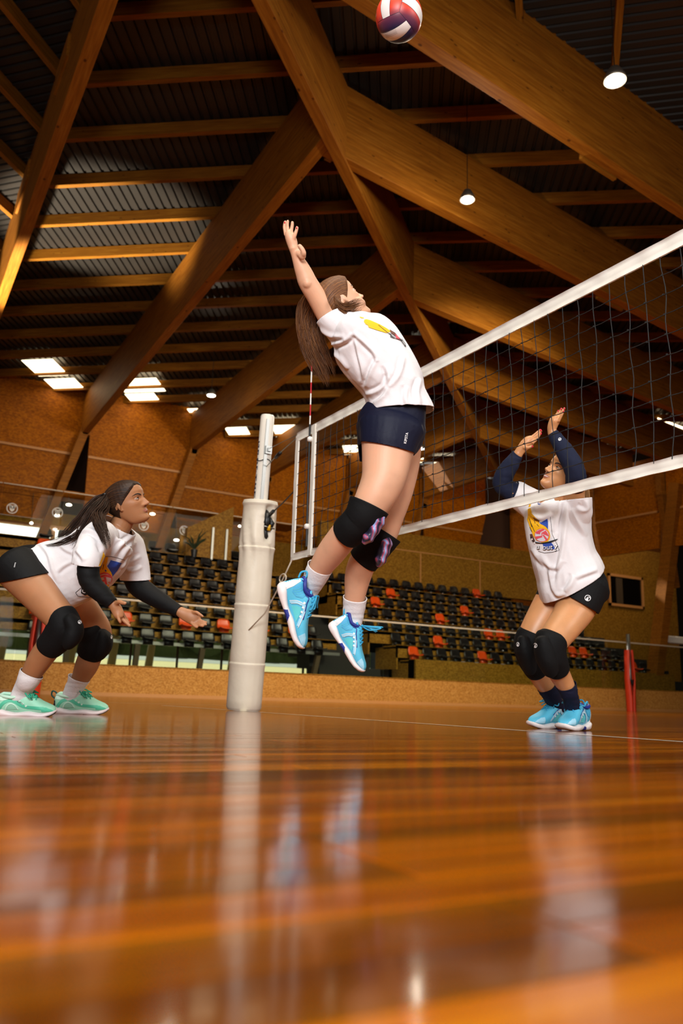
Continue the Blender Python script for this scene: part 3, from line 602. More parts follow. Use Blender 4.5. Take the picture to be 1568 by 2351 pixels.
q = MB(); q.tube([wp(.09, 0, 1.72), wp(.13, -.012, 1.68), wp(.135, -.018, 1.62), wp(.12, 0, 1.55)], [.02, .034, .036, .025], 12); q.tube([wp(.11, .03, 1.66), wp(.14, .035, 1.62), wp(.12, .03, 1.56)], [.02, .026, .02], 10); q.tube([wp(.12, -.03, 1.62), wp(.12, .0, 1.50), wp(.1, .0, 1.46)], [.012, .02, .012], 8)
q.obj('winch', M['black'], post, True)
q = MB(); q.tube([wp(.15, 0, 1.60), wp(.15, .0, 1.55)], .016, 10); q.obj('winch_tab', M['yellow'], post, True)
q = MB(); q.tube([wp(.15, -.05, 1.583), wp(.15, .06, 1.575)], .006, 8); q.obj('winch_axle', M['steel'], post, True)
q = MB()
for (y_, h_) in ((985, 13), (993, 6), (1001, 8), (1010, 8), (1022, 14), (1044, 11), (1051, 8), (1066, 6), (1080, 5), (1090, 7), (1097, 6)):
    pass
# navy lettering turned down the post, only its right hand edge shows
lt = MB(); la = math.radians(171)
def lp(da, z): a = la+da; return Mx @ Vector((math.cos(a)*.0632, math.sin(a)*.0632, z))
zt = 2.36
for hgt, kind in ((.075, 'S'), (.07, 'P'), (.07, 'O'), (.07, 'R'), (.075, 'T'), (.07, 'N'), (.07, 'E'), (.07, 'T')):
    z0, z1 = zt-hgt+.008, zt-.008; zt -= hgt+.004
    def bar(a0, a1, za, zb):
        st = [a0+(a1-a0)*i/5 for i in range(6)]; V = [lp(a, za) for a in st]+[lp(a, zb) for a in st]; lt.add(V, [(i, i+1, 7+i, 6+i) for i in range(5)])
    h_ = z1-z0
    if kind == 'S': bar(-.5, .35, z0, z0+.014); bar(.2, .35, z0, z1-.03); bar(-.5, .35, z1-.014, z1); bar(-.1, .05, z0+.02, z1)
    elif kind == 'P': bar(-.5, .35, z1-.016, z1); bar(.2, .35, z0+.01, z1); bar(-.2, .3, z0+.01, z0+.022); bar(-.2, -.08, z0+.01, z1)
    elif kind == 'O': bar(-.5, .3, z0, z0+.014); bar(-.5, .3, z1-.014, z1); bar(.22, .36, z0+.008, z1-.008)
    elif kind == 'R': bar(-.5, .35, z1-.016, z1); bar(.22, .35, z0+.02, z1); bar(-.5, .1, z0, z0+.016)
    elif kind == 'T': bar(.2, .35, z0, z1); bar(-.5, .25, z0+.024, z0+.042)
    elif kind == 'N': bar(-.5, .35, z0, z0+.016); bar(-.5, .35, z1-.016, z1); bar(.05, .2, z0+.015, z0+.035)
    elif kind == 'E': bar(-.5, .35, z1-.016, z1); bar(.2, .35, z0, z1); bar(-.15, -.02, z0, z1)
lt.obj('lettering', M['navy_print'], post)
# ------------------------------------------------------------------ net
net = empty('volleyball_net', (0, -4.5, 0), 'black mesh volleyball net with white top and bottom tapes', 'net')
ZT = lambda s: 2.224-.0213*s+(.0 if s < 4.5 else (s-4.5)*.0426); YN0, YN1 = .285, -9.2
def npt(s, z): return (0, -s+4.5, z)      # local to the net empty; s runs from the antenna towards the camera
def band(s0, s1, f0, f1, name, mat, th=.006, n=120, crinkle=.004):
    q = MB(); V = []; F = []
    st = np.linspace(s0, s1, n)
    for sgn in (-1, 1):
        for s in st:
            for t in (0, .33, .66, 1):
                z = f0(s)*(1-t)+f1(s)*t; cr = crinkle*noise.noise(Vector((s*9, t*3, 5)))+crinkle*.8*max(0, math.cos(s*2*PI/.3))**8*(t-.5)
                V.append(npt(s, z+cr*.6)); V[-1] = (sgn*th*(1-.5*abs(2*t-1))+cr, V[-1][1], V[-1][2])
    for sd in (0, 1):
        for i in range(n-1):
            for j in range(3):
                a = sd*n*4+i*4+j; f = (a, a+1, a+5, a+4); F.append(f if sd else f[::-1])
    o = n*4
    for i in range(n-1): F += [(i*4, i*4+4, o+i*4+4, o+i*4), (i*4+3, o+i*4+3, o+i*4+7, i*4+7)]
    F += [(0, 1, o+1, o), (1, 2, o+2, o+1), (2, 3, o+3, o+2)]
    q.add(V, F); return q.obj(name, mat, net, True)
band(-.285, 9.2, lambda s: ZT(s)-.075, ZT, 'top_tape', M['tape'], .008, 420, .011)
band(-.285, 9.2, lambda s: ZT(s)-1.055, lambda s: ZT(s)-1.0, 'bottom_tape', M['tape'], .008, 420, .011)
def vband(s0, s1, z0, z1, name, mat, x=.0, th=.006):
    q = MB(); V = []; n = 24
    for i in range(n):
        z = z0+(z1-z0)*i/(n-1); w_ = .003*noise.noise(Vector((z*12, s0*3, 1)))
        for a, b in ((-1, s0), (1, s0), (1, s1), (-1, s1)): V.append((x+a*th+w_, 4.5-b+w_, z))
    F = [(i*4+k, i*4+(k+1) % 4, i*4+4+(k+1) % 4, i*4+4+k) for i in range(n-1) for k in range(4)]+[(0, 1, 2, 3), ((n-1)*4+3, (n-1)*4+2, (n-1)*4+1, (n-1)*4)]
    q.add(V, F); return q.obj(name, mat, net)
vband(-.285, -.235, ZT(0)-1.05, ZT(0)-.02, 'side_tape', M['tape'])
vband(.015, .06, ZT(0)-1.05, ZT(0)-.01, 'side_tape', M['tape'], -.004, .009)
nm = MB()
for i in range(-2, 92):
    s = .092+.1*i-.0; pts = []
    for j in range(19):
        z = ZT(s)-.07-.94*j/18; sway = .006*noise.noise(Vector((s*3, z*4, 2)))+.004*math.sin(z*20+s*30)
        pts.append((.004*math.sin(j*1.1+s*7), 4.5-s+sway-.012*math.sin(PI*j/18), z))
    nm.tube(pts, .0021, 5, False)
for j in range(1, 10):
    pts = []
    for i in range(0, 96*2):
        s = -.26+.05*i; z = ZT(s)-.07-.094*j+.005*noise.noise(Vector((s*4, j*2.3, 7)))-.006*abs(math.sin(PI*(s+.008)/.1))*.5; pts.append((0, 4.5-s, z))
    nm.tube(pts, .0023, 5, False)
for i in range(-2, 60):
    for j in range(1, 10):
        s = .092+.1*i; z = ZT(s)-.07-.094*j; nm.box((0, 4.5-s, z), (.006, .0065, .0075))
tag(nm.obj('netting', M['cord'], net), kind='stuff')
q = MB(); q.tube([(-.02, 4.5-.03, 2.90), (-.02, 4.5-.0, ZT(0)-.0)], .006, 8)
def antenna():
    t = empty('antenna', (-.022, -.012, 0), 'red and white striped antenna strapped to the net edge', 'antenna'); z = 3.05; c = 0
    L = .094
    while z > 2.226: z1 = max(z-L, 2.215); q = MB(); q.tube([(0, .04*(z-1.2)/1.8, z), (0, .04*(z1-1.2)/1.8, z1)], .0052, 8); q.obj('rod_segment', M['redpaint'] if c % 2 else M['whitepaint'], t); z = z1; c += 1
    q = MB(); q.tube([(0, .023, 2.225), (0, 0, 1.245)], .0085, 8); q.obj('strap_sleeve', M['black'], t)
    for zc in (2.10, 1.40):
        q = MB(); q.lathe([(.012, -.02), (.022, -.012), (.022, .012), (.012, .02)], 12, Matrix.Translation((0, .012*(zc-1.2), zc))); q.obj('clip', M['whitepaint'], t, True)
    return t
antenna()
def local(p): return (p[0], p[1]+4.5, p[2])
hk = Vector((.045, .98, 2.27)); e = Vector((0, .29, 2.19))
q = MB(); q.tube([local(hk), local((hk+e)/2+Vector((0, 0, .015))), local((0, .285, 2.215))], .003, 6); q.tube([local((.04, .98, 2.10)), local((.02, .68, 2.15)), local(e)], .0045, 6); q.obj('top_cable', M['steel'], net)
q = MB(); q.tube([local((.025, .72, 2.135)), local((.02, .62, 2.155))], .016, 8); q.obj('cable_tensioner', M['black'], net, True)
q = MB(); q.tube([local((.06, .86, 1.66)), local((.03, .55, 1.70)), local((0, .28, 1.745))], .006, 6); q.tube([local((.06, .86, 1.66)), local((.045, .76, 1.672))], .016, 8); q.obj('side_strap', M['black'], net)
a0 = atx(650, 1302, 0); a1 = atx(648, 1335, .01)
q = MB(); q.tube([local((0, .26, 1.19)), local((.0, .40, 1.06)), local((.02, .58, .95)), local((.03, .80, .80)), local((-.02, 1.02, .66))], .006, 6)
q.tube([local(Vector((0, .42, 1.05))+Vector((0, .06*math.cos(a), .035*math.sin(a)))) for a in np.linspace(0, 2*PI, 14)], .006, 6); q.obj('tie_rope', M['rope'], net, True)
q = MB(); k0 = MB(); q.box((-.009, 4.5+.14, ZT(0)-.035), (.004, .12, .03))
# ------------------------------------------------------------------ pendant lamps
def pendant(loc, ctop, r, label, power):
    t = empty('pendant_lamp', loc, label, 'lamp', 'pendant lamps')
    q = MB(); q.lathe([(.02, .24), (r*.5, .2), (r*.95, .06), (r, .0), (r*.9, .0)], 24); q.obj('shade', M['lamp_body'], t, True)
    q = MB(); q.lathe([(r*.88, .012), (r*.7, -.02), (.02, -.035)], 24); q.obj('diffuser', M['lamp_glow'], t, True)
    q = MB(); q.tube([(0, 0, .2), (0, 0, ctop-loc[2])], .008, 6); q.obj('cable', M['black'], t)
    l = bpy.data.lights.new('pendant_bulb', 'POINT'); l.energy = power; l.color = (1, .86, .66); l.shadow_soft_size = r*.8; lo = bpy.data.objects.new('bulb', l); COL.objects.link(lo); lo.parent = t; lo.location = (0, 0, -.12)
    return t
pendant((6.12, 5.70, 9.63), ztop(6.12, 5.70)+.29, .15, 'smaller lit pendant lamp on a thin cable in front of the in front of the second right roof beam', 110)
LA = atd(1412, 186, 11.6); pendant(tuple(LA), ztop(LA[0], LA[1])+.29, .16, 'bright lit pendant lamp in front of the nearest right roof beam', 200)
for (px_, py_, Y, nm_, r) in ((485, 908, 19.5, 'far lit pendant lamp between the left roof beams', .17), (968, 1030, 20.0, 'far lit pendant lamp behind the spiking player shorts', .13)):
    P = aty(px_, py_, Y); pendant(tuple(P), ztop(P[0], P[1])+.3, r, nm_, 25)
# ================================================================== people
def cr_interp(rows, n):
    """Catmull-Rom through rows of numbers"""
    A = np.array(rows, float)
    if len(A) < 2: return A
    P = np.vstack([2*A[0]-A[1], A, 2*A[-1]-A[-2]]); out = []
    for i in range(1, len(P)-2):
        for k in range(n):
            t = k/n; a, b_, c, d = P[i-1], P[i], P[i+1], P[i+2]
            out.append(.5*(2*b_+(c-a)*t+(2*a-5*b_+4*c-d)*t*t+(-a+3*b_-3*c+d)*t**3))
    out.append(A[-1]); return np.array(out)
def limb(mb, rows, n=4, seg=20, cap=True, grow=0.0, sq=2.0):
    """rows: (px, py, depth, half width in px across the limb, depth ratio). A closed, tapering, elliptical tube."""
    R = cr_interp(rows, n); C3 = np.array([atd(r[0], r[1], r[2]) for r in R]); rad = np.array([max(r[3], .5)*r[2]/FP+grow for r in R]); rat = R[:, 4]
    rings = []
    for i in range(len(R)):
        t = C3[min(i+1, len(R)-1)]-C3[max(i-1, 0)]; t /= np.linalg.norm(t)+1e-12
        v = C3[i]-CAM; v /= np.linalg.norm(v); nd = v-t*(v @ t); nd /= np.linalg.norm(nd)+1e-12; ns = np.cross(t, nd)
        rings.append((C3[i], ns, nd, t, rad[i], rad[i]*rat[i]))
    V = []; F = []
    def ring(c, ns, nd, a, b_):
        for k in range(seg):
            th = 2*PI*k/seg; cs, sn = math.cos(th), math.sin(th)
            if sq != 2.0: cs = math.copysign(abs(cs)**(2/sq), cs); sn = math.copysign(abs(sn)**(2/sq), sn)
            V.append(c+ns*(cs*a)+nd*(sn*b_))
    cnt = 0
    if cap:
        c, ns, nd, t, a, b_ = rings[0]
        for ph in (.15, .45, .75): s = math.sin(ph*PI/2); ring(c-t*(math.cos(ph*PI/2)*min(a, b_)*.6), ns, nd, a*s, b_*s); cnt += 1
    for c, ns, nd, t, a, b_ in rings: ring(c, ns, nd, a, b_); cnt += 1
    if cap:
        c, ns, nd, t, a, b_ = rings[-1]
        for ph in (.75, .45, .15): s = math.sin(ph*PI/2); ring(c+t*(math.cos(ph*PI/2)*min(a, b_)*.6), ns, nd, a*s, b_*s); cnt += 1
    for i in range(cnt-1):
        for k in range(seg): F.append((i*seg+k, i*seg+(k+1) % seg, (i+1)*seg+(k+1) % seg, (i+1)*seg+k))
    F.append(tuple(range(seg))[::-1]); F.append(tuple(range((cnt-1)*seg, cnt*seg)))
    mb.add(V, F); return C3
def blob(mb, px_, py_, D, r, sx=1, sz=1):
    c = Vector(atd(px_, py_, D)); n = 14; V = []; F = []
    for i in range(1, 8):
        ph = PI*i/8
        for k in range(n): th = 2*PI*k/n; d = Vector(CR)*(math.sin(ph)*math.cos(th)*sx)+Vector(CF)*(math.sin(ph)*math.sin(th))+Vector(CU)*(math.cos(ph)*sz); V.append(c+d*r)
    for i in range(6):
        for k in range(n): F.append((i*n+k, i*n+(k+1) % n, (i+1)*n+(k+1) % n, (i+1)*n+k))
    F.append(tuple(range(n))); F.append(tuple(range(6*n, 7*n))[::-1]); mb.add(V, F)
def finger(mb, pts, r0=.0085, r1=.0062):
    """pts: (px, py, depth) joints"""
    P = cr_interp(pts, 4); n = len(P); mb.tube([atd(*p) for p in P]+[Vector(atd(*P[-1]))+(Vector(atd(*P[-1]))-Vector(atd(*P[-2]))).normalized()*r1*.7], [r0+(r1-r0)*i/(n-1) for i in range(n)]+[r1*.45], 10)
def remesh(mb, voxel, smooth=6, name='tmp', keep=None):
    me = mb.mesh(name); bm = bmesh.new(); bm.from_mesh(me); bmesh.ops.recalc_face_normals(bm, faces=bm.faces[:]); bm.to_mesh(me); bm.free()
    o = bpy.data.objects.new(name, me); COL.objects.link(o); md = o.modifiers.new('r', 'REMESH'); md.mode = 'VOXEL'; md.voxel_size = voxel
    dg = bpy.context.evaluated_depsgraph_get(); dg.update(); me2 = bpy.data.meshes.new_from_object(o.evaluated_get(dg), depsgraph=dg)
    bpy.data.objects.remove(o); bpy.data.meshes.remove(me)
    n = len(me2.vertices); V = np.empty(n*3); me2.vertices.foreach_get('co', V); V = V.reshape(-1, 3)
    E_ = np.empty(len(me2.edges)*2, int); me2.edges.foreach_get('vertices', E_); E_ = E_.reshape(-1, 2)
    deg = np.bincount(E_.ravel(), minlength=n).astype(float)[:, None]; deg[deg == 0] = 1
    wgt = np.ones((n, 1)) if keep is None else keep(V)[:, None]
    for it in range(smooth):
        for lam in (.55, -.57):
            S = np.zeros_like(V)
            for j in range(3): S[:, j] = np.bincount(E_[:, 0], V[E_[:, 1], j], n)+np.bincount(E_[:, 1], V[E_[:, 0], j], n)
            V += lam*wgt*(S/deg-V)
    me2.vertices.foreach_set('co', V.ravel()); me2.update(); return me2
def getV(me): V = np.empty(len(me.vertices)*3); me.vertices.foreach_get('co', V); return V.reshape(-1, 3)
def getN(me): V = np.empty(len(me.vertices)*3); me.vertices.foreach_get('normal', V); return V.reshape(-1, 3)
def setV(me, V): me.vertices.foreach_set('co', V.ravel()); me.update()
def opening(me, cuts):
    """cuts: (point, outward normal, radius): removes the closed end of a garment beyond each plane and squares its rim"""
    bm = bmesh.new(); bm.from_mesh(me)
    for p, n_, R in cuts:
        p, n_ = Vector(p), Vector(n_).normalized()
        fs = [f for f in bm.faces if (f.calc_center_median()-p).length < R]
        vs = {v for f in fs for v in f.verts}; es = {e for f in fs for e in f.edges}
        bmesh.ops.bisect_plane(bm, geom=list(vs)+list(es)+fs, plane_co=p, plane_no=n_)
        beyond = lambda f: (f.calc_center_median()-p).dot(n_) > 1e-5 and (f.calc_center_median()-p).length < R*1.2
        seed = min((f for f in bm.faces if beyond(f)), key=lambda f: (f.calc_center_median()-p-n_*R*.35).length, default=None)
        if seed is None: continue
        kill = {seed}; todo = [seed]
        while todo:
            f = todo.pop()
            for e in f.edges:
                for g in e.link_faces:
                    if g not in kill and beyond(g): kill.add(g); todo.append(g)
        bmesh.ops.delete(bm, geom=list(kill), context='FACES')
    bm.to_mesh(me); bm.free(); return me
def folds(me, amp, scale, seedv=0, dirv=None, stretch=4.0):
    V = getV(me); Nn = getN(me); me_ = np.zeros(len(V))
    if dirv is not None:
        d = np.array(dirv, float); d /= np.linalg.norm(d); W = V-np.outer(V @ d, d)*(1-1/stretch)
    else: W = V
    for i, p in enumerate(W*scale):
        q = Vector((p[0]+seedv, p[1], p[2])); a = noise.noise(q); b_ = noise.noise(q*2.1)
        me_[i] = (1-abs(a)*2.2)*.7+b_*.35
    setV(me, V+Nn*(amp*me_)[:, None])
def crease(me, lines, h=.010, w=7.0):
    """soft cloth folds: a ridge beside a valley along each line on the side facing the camera"""
    V = getV(me); Nn = getN(me); d = V-CAM; z = d @ CF; X = CX+FP*(d @ CR)/z; Y = CY-FP*(d @ CU)/z; face = np.clip(-(Nn*d).sum(1)/np.linalg.norm(d, axis=1)*3, 0, 1); acc = np.zeros(len(V))
    for ln in lines:
        P = cr_interp([list(p) for p in ln], 6); best = np.full(len(V), 1e9); sgn = np.zeros(len(V)); tt = np.zeros(len(V)); n = len(P)-1
        for i in range(n):
            a, b_ = P[i, :2], P[i+1, :2]; t = b_-a; L = np.linalg.norm(t)+1e-9; t = t/L; rx, ry = X-a[0], Y-a[1]; s = np.clip(rx*t[0]+ry*t[1], 0, L); ex, ey = rx-s*t[0], ry-s*t[1]; dd = np.hypot(ex, ey); m_ = dd < best
            best[m_] = dd[m_]; sgn[m_] = np.sign(t[0]*ry-t[1]*rx)[m_]; tt[m_] = ((i+s/L)/n)[m_]
        sd = best*sgn; fade = np.sin(np.clip(tt, 0, 1)*PI)**.5; acc += fade*(np.exp(-(sd/w)**2)*1.0-np.exp(-((sd-1.5*w)/(w*.8))**2)*.9)*h
    setV(me, V+Nn*(acc*face)[:, None])
def smoothshade(me): me.polygons.foreach_set('use_smooth', [True]*len(me.polygons)); return me
def bvh_of(*objs):
    Vs = []; Fs = []; n = 0
    for o in objs:
        me = o.data; mw = o.matrix_world
        V = [mw @ v.co for v in me.vertices]; Vs += V; Fs += [tuple(i+n for i in p.vertices) for p in me.polygons]; n += len(V)
    return BVHTree.FromPolygons(Vs, Fs)
def decal(name, polys, bvh, mats, parent, off=.0018, maxe=5.0, origin=CAM):
    """flat print: pixel outlines laid on a surface. polys: list of (outline, material index, layer)"""
    q = MB()
    for pl, mi, lay in polys:
        bm = bmesh.new(); vs = [bm.verts.new((x, y, 0)) for x, y in pl]
        try: f = bm.faces.new(vs)
        except ValueError: bm.free(); continue
        bmesh.ops.triangulate(bm, faces=bm.faces[:])
        for it in range(4):
            es = [e for e in bm.edges if e.calc_length() > maxe]
            if not es: break
            bmesh.ops.subdivide_edges(bm, edges=es, cuts=1); bmesh.ops.triangulate(bm, faces=[f for f in bm.faces if len(f.verts) > 3])
        bm.verts.ensure_lookup_table(); P = []
        for v in bm.verts:
            d = Vector(ray(v.co.x, v.co.y)).normalized(); h, n_, _, _ = bvh.ray_cast(Vector(CAM), d)
            P.append(None if h is None else h+(n_ if n_.dot(d) < 0 else -n_)*(off+lay*.0006))
        idx = {}; V = []; F = []
        for f in bm.faces:
            k = [v.index for v in f.verts]
            if any(P[i] is None for i in k): continue
            pts = [P[i] for i in k]
            if max((pts[0]-pts[1]).length, (pts[1]-pts[2]).length, (pts[2]-pts[0]).length) > .09: continue
            ff = []
            for i in k:
                if i not in idx: idx[i] = len(V); V.append(P[i])
                ff.append(idx[i])
            F.append(ff)
        q.mi = mi
        if F: q.add(V, F)
        bm.free()
    return q.obj(name, mats, parent) if q.f else None
def decal_side(name, polys, T, bvh, mats, parent, off=.0012):
    """print on the camera side of a shoe; outlines in shoe lengths (x heel to toe, z up)"""
    sg = 1 if (T(.5, 1, 0)-Vector(CAM)).length < (T(.5, -1, 0)-Vector(CAM)).length else -1; q = MB()
    for pl, mi, lay in polys:
        bm = bmesh.new(); bm.faces.new([bm.verts.new((x, z, 0)) for x, z in pl]); bmesh.ops.triangulate(bm, faces=bm.faces[:])
        for it in range(4):
            es = [ed for ed in bm.edges if ed.calc_length() > .03]
            if not es: break
            bmesh.ops.subdivide_edges(bm, edges=es, cuts=1); bmesh.ops.triangulate(bm, faces=[f for f in bm.faces if len(f.verts) > 3])
        bm.verts.index_update(); P = []
        for v in bm.verts:
            o_ = T(v.co.x, sg*.8, v.co.y); d = (T(v.co.x, 0, v.co.y)-o_).normalized(); h, n_, _, _ = bvh.ray_cast(o_, d); P.append(None if h is None else h-d*(off+lay*.0006))
        idx = {}; V = []; F = []
        for f in bm.faces:
            k = [v.index for v in f.verts]
            if any(P[i] is None for i in k): continue
            for i in k:
                if i not in idx: idx[i] = len(V); V.append(P[i])
            F.append([idx[i] for i in k])
        bm.free(); q.mi = mi
        if F: q.add(V, F)
    return q.obj(name, mats, parent) if q.f else None
def ribbon(pts, w): return stroke([tuple(p) for p in cr_interp([list(p) for p in pts], 5)], w)
def text_polys(txt, o, ux, uy, size, mi, lay, bold=0.0):
    """outlines of lettering mapped into pixels: o + ux*x + uy*y"""
    cu = bpy.data.curves.new('t', 'FONT'); cu.body = txt; cu.size = size; cu.offset = bold; cu.resolution_u = 2; ob = bpy.data.objects.new('t', cu); COL.objects.link(ob)
    dg = bpy.context.evaluated_depsgraph_get(); dg.update(); me = bpy.data.meshes.new_from_object(ob.evaluated_get(dg)); bpy.data.objects.remove(ob); out = []
    for p in me.polygons: out.append(([(o[0]+ux[0]*me.vertices[i].co.x+uy[0]*me.vertices[i].co.y, o[1]+ux[1]*me.vertices[i].co.x+uy[1]*me.vertices[i].co.y) for i in p.vertices], mi, lay))
    bpy.data.meshes.remove(me); return out
def circ(cx, cy, rx, ry=None, n=18, rot=0):
    ry = ry or rx; return [(cx+rx*math.cos(a)*math.cos(rot)-ry*math.sin(a)*math.sin(rot), cy+rx*math.cos(a)*math.sin(rot)+ry*math.sin(a)*math.cos(rot)) for a in [2*PI*i/n for i in range(n)]]
def stroke(pts, w):
    """thin outline around a polyline in pixels"""
    P = np.array(pts, float); L = []; Rr = []
    for i in range(len(P)):
        t = P[min(i+1, len(P)-1)]-P[max(i-1, 0)]; t = t/(np.linalg.norm(t)+1e-9); n = np.array([-t[1], t[0]]); ww = w[i] if isinstance(w, (list, tuple)) else w
        L.append(tuple(P[i]+n*ww/2)); Rr.append(tuple(P[i]-n*ww/2))
    return L+Rr[::-1]
def strokes(pts, w, mi, lay):
    out = []
    for a, b_ in zip(range(len(pts)-1), range(1, len(pts))):
        ww = [w[a], w[b_]] if isinstance(w, (list, tuple)) else w
        out.append((stroke([pts[a], pts[b_]], ww), mi, lay))
    return out
# ------------------------------------------------------------------ materials of people
def skin_mat(name, base, rough=.52, rosy=None):
    m, nt, b = newmat(name); tc = N(nt, 'ShaderNodeTexCoord'); nz = N(nt, 'ShaderNodeTexNoise', i_Scale=9, i_Detail=4); nt.links.new(tc.outputs['Object'], nz.inputs['Vector'])
    c = rgb(base); dk = tuple(x*.86 for x in c[:3])+(1,); lt = (min(1, c[0]*1.08), c[1]*1.0, c[2]*.98, 1)
    r = ramp(nt, nz.outputs['Fac'], [(.3, dk), (.55, c), (.75, lt)]); nt.links.new(r.outputs[0], b.inputs['Base Color'])
    b.inputs['Roughness'].default_value = rough; b.inputs['Subsurface Weight'].default_value = .12; b.inputs['Subsurface Radius'].default_value = (1, .35, .18); b.inputs['Subsurface Scale'].default_value = .01
    n2 = N(nt, 'ShaderNodeTexNoise', i_Scale=260, i_Detail=2); nt.links.new(tc.outputs['Object'], n2.inputs['Vector'])
    bp = N(nt, 'ShaderNodeBump', i_Strength=.12, i_Distance=.001); nt.links.new(n2.outputs['Fac'], bp.inputs['Height']); nt.links.new(bp.outputs[0], b.inputs['Normal']); return m
def cloth_mat(name, col, rough=.75, fine=420, wr=26, ws=.5, sheen=.2, vary=.12):
    m, nt, b = newmat(name); tc = N(nt, 'ShaderNodeTexCoord'); n1 = N(nt, 'ShaderNodeTexNoise', i_Scale=wr, i_Detail=3, i_Distortion=1.2); n2 = N(nt, 'ShaderNodeTexNoise', i_Scale=fine, i_Detail=1)
    nt.links.new(tc.outputs['Object'], n1.inputs['Vector']); nt.links.new(tc.outputs['Object'], n2.inputs['Vector'])
    b1 = N(nt, 'ShaderNodeBump', i_Strength=ws, i_Distance=.004); b2 = N(nt, 'ShaderNodeBump', i_Strength=.25, i_Distance=.0008)
    nt.links.new(n1.outputs['Fac'], b1.inputs['Height']); nt.links.new(n2.outputs['Fac'], b2.inputs['Height']); nt.links.new(b1.outputs[0], b2.inputs['Normal']); nt.links.new(b2.outputs[0], b.inputs['Normal'])
    c = rgb(col); mx = N(nt, 'ShaderNodeMixRGB', blend_type='MULTIPLY'); mx.inputs[0].default_value = vary; mx.inputs[1].default_value = c; nt.links.new(n2.outputs['Fac'], mx.inputs[2]); nt.links.new(mx.outputs[0], b.inputs['Base Color'])
    b.inputs['Roughness'].default_value = rough; b.inputs['Specular IOR Level'].default_value = .22; return m
def hair_mat(name, c1, c2, c3):
    m, nt, b = newmat(name); uv = N(nt, 'ShaderNodeAttribute', attribute_name='strand'); nz = N(nt, 'ShaderNodeTexNoise', i_Scale=1.0, i_Detail=4, i_Roughness=.7); nt.links.new(uv.outputs['Vector'], nz.inputs['Vector'])
    r = ramp(nt, nz.outputs['Fac'], [(.3, c1), (.5, c2), (.72, c3)]); nt.links.new(r.outputs[0], b.inputs['Base Color']); b.inputs['Roughness'].default_value = .5; b.inputs['Specular IOR Level'].default_value = .3
    bp = N(nt, 'ShaderNodeBump', i_Strength=.8, i_Distance=.003); nt.links.new(nz.outputs['Fac'], bp.inputs['Height']); nt.links.new(bp.outputs[0], b.inputs['Normal']); return m
M['skin_spiker'] = skin_mat('skin_fair', '#d9a584'); M['skin_left'] = skin_mat('skin_olive', '#a9734c'); M['skin_block'] = skin_mat('skin_tan', '#cf9362', .42)
M['tshirt'] = cloth_mat('white_cotton', '#e9e5e6', .8, 500, 20, .35); M['navy'] = cloth_mat('navy_lycra', '#11142a', .6, 600, 30, .3, .1); M['blackcloth'] = cloth_mat('black_lycra', '#09090a', .7, 600, 28, .35, .15)
M['pad_black'] = cloth_mat('black_kneepad', '#070708', .75, 700, 30, .3, .2); M['navyknit'] = cloth_mat('navy_knit', '#1b2138', .8, 700, 30, .3, .3); M['sock_white'] = cloth_mat('white_sock', '#eae6e6', .85, 700, 60, .35); M['sock_navy'] = cloth_mat('navy_sock', '#161930', .8, 700, 60, .35)
M['hair_brown'] = hair_mat('brown_hair', '#3a2212', '#643c1f', '#96622f'); M['hair_dark'] = hair_mat('dark_hair', '#150d08', '#2e1c11', '#5a381f'); M['hair_fair'] = hair_mat('fair_hair', '#6a4a2c', '#94693c', '#c39a66')
M['eye_white'] = plain('eye_white', '#cfc8c2', .35); M['iris'] = plain('iris', '#2a1a10', .1, coat=1); M['brow'] = plain('eyebrow', '#1a110b', .8); M['lip'] = plain('lip', '#b9705f', .45); M['lip_dark'] = plain('mouth_line', '#3a1512', .6); M['teeth'] = plain('teeth', '#ece6dc', .25)
M['nail_red'] = plain('red_nail', '#d4213a', .2, coat=.5)
M['p_yellow'] = plain('print_yellow', '#f4b70a', .6); M['p_blue'] = plain('print_blue', '#2a4fae', .6); M['p_black'] = plain('print_black', '#16161a', .6); M['p_coral'] = plain('print_coral', '#e0525e', .6); M['p_grey'] = plain('print_grey', '#dcd6dc', .6); M['p_brown'] = plain('print_brown', '#6a4036', .6); M['p_white'] = plain('print_white', '#f2f0f0', .6)
PRINT = [M[k] for k in ('p_yellow', 'p_blue', 'p_black', 'p_coral', 'p_grey', 'p_brown', 'p_white')]
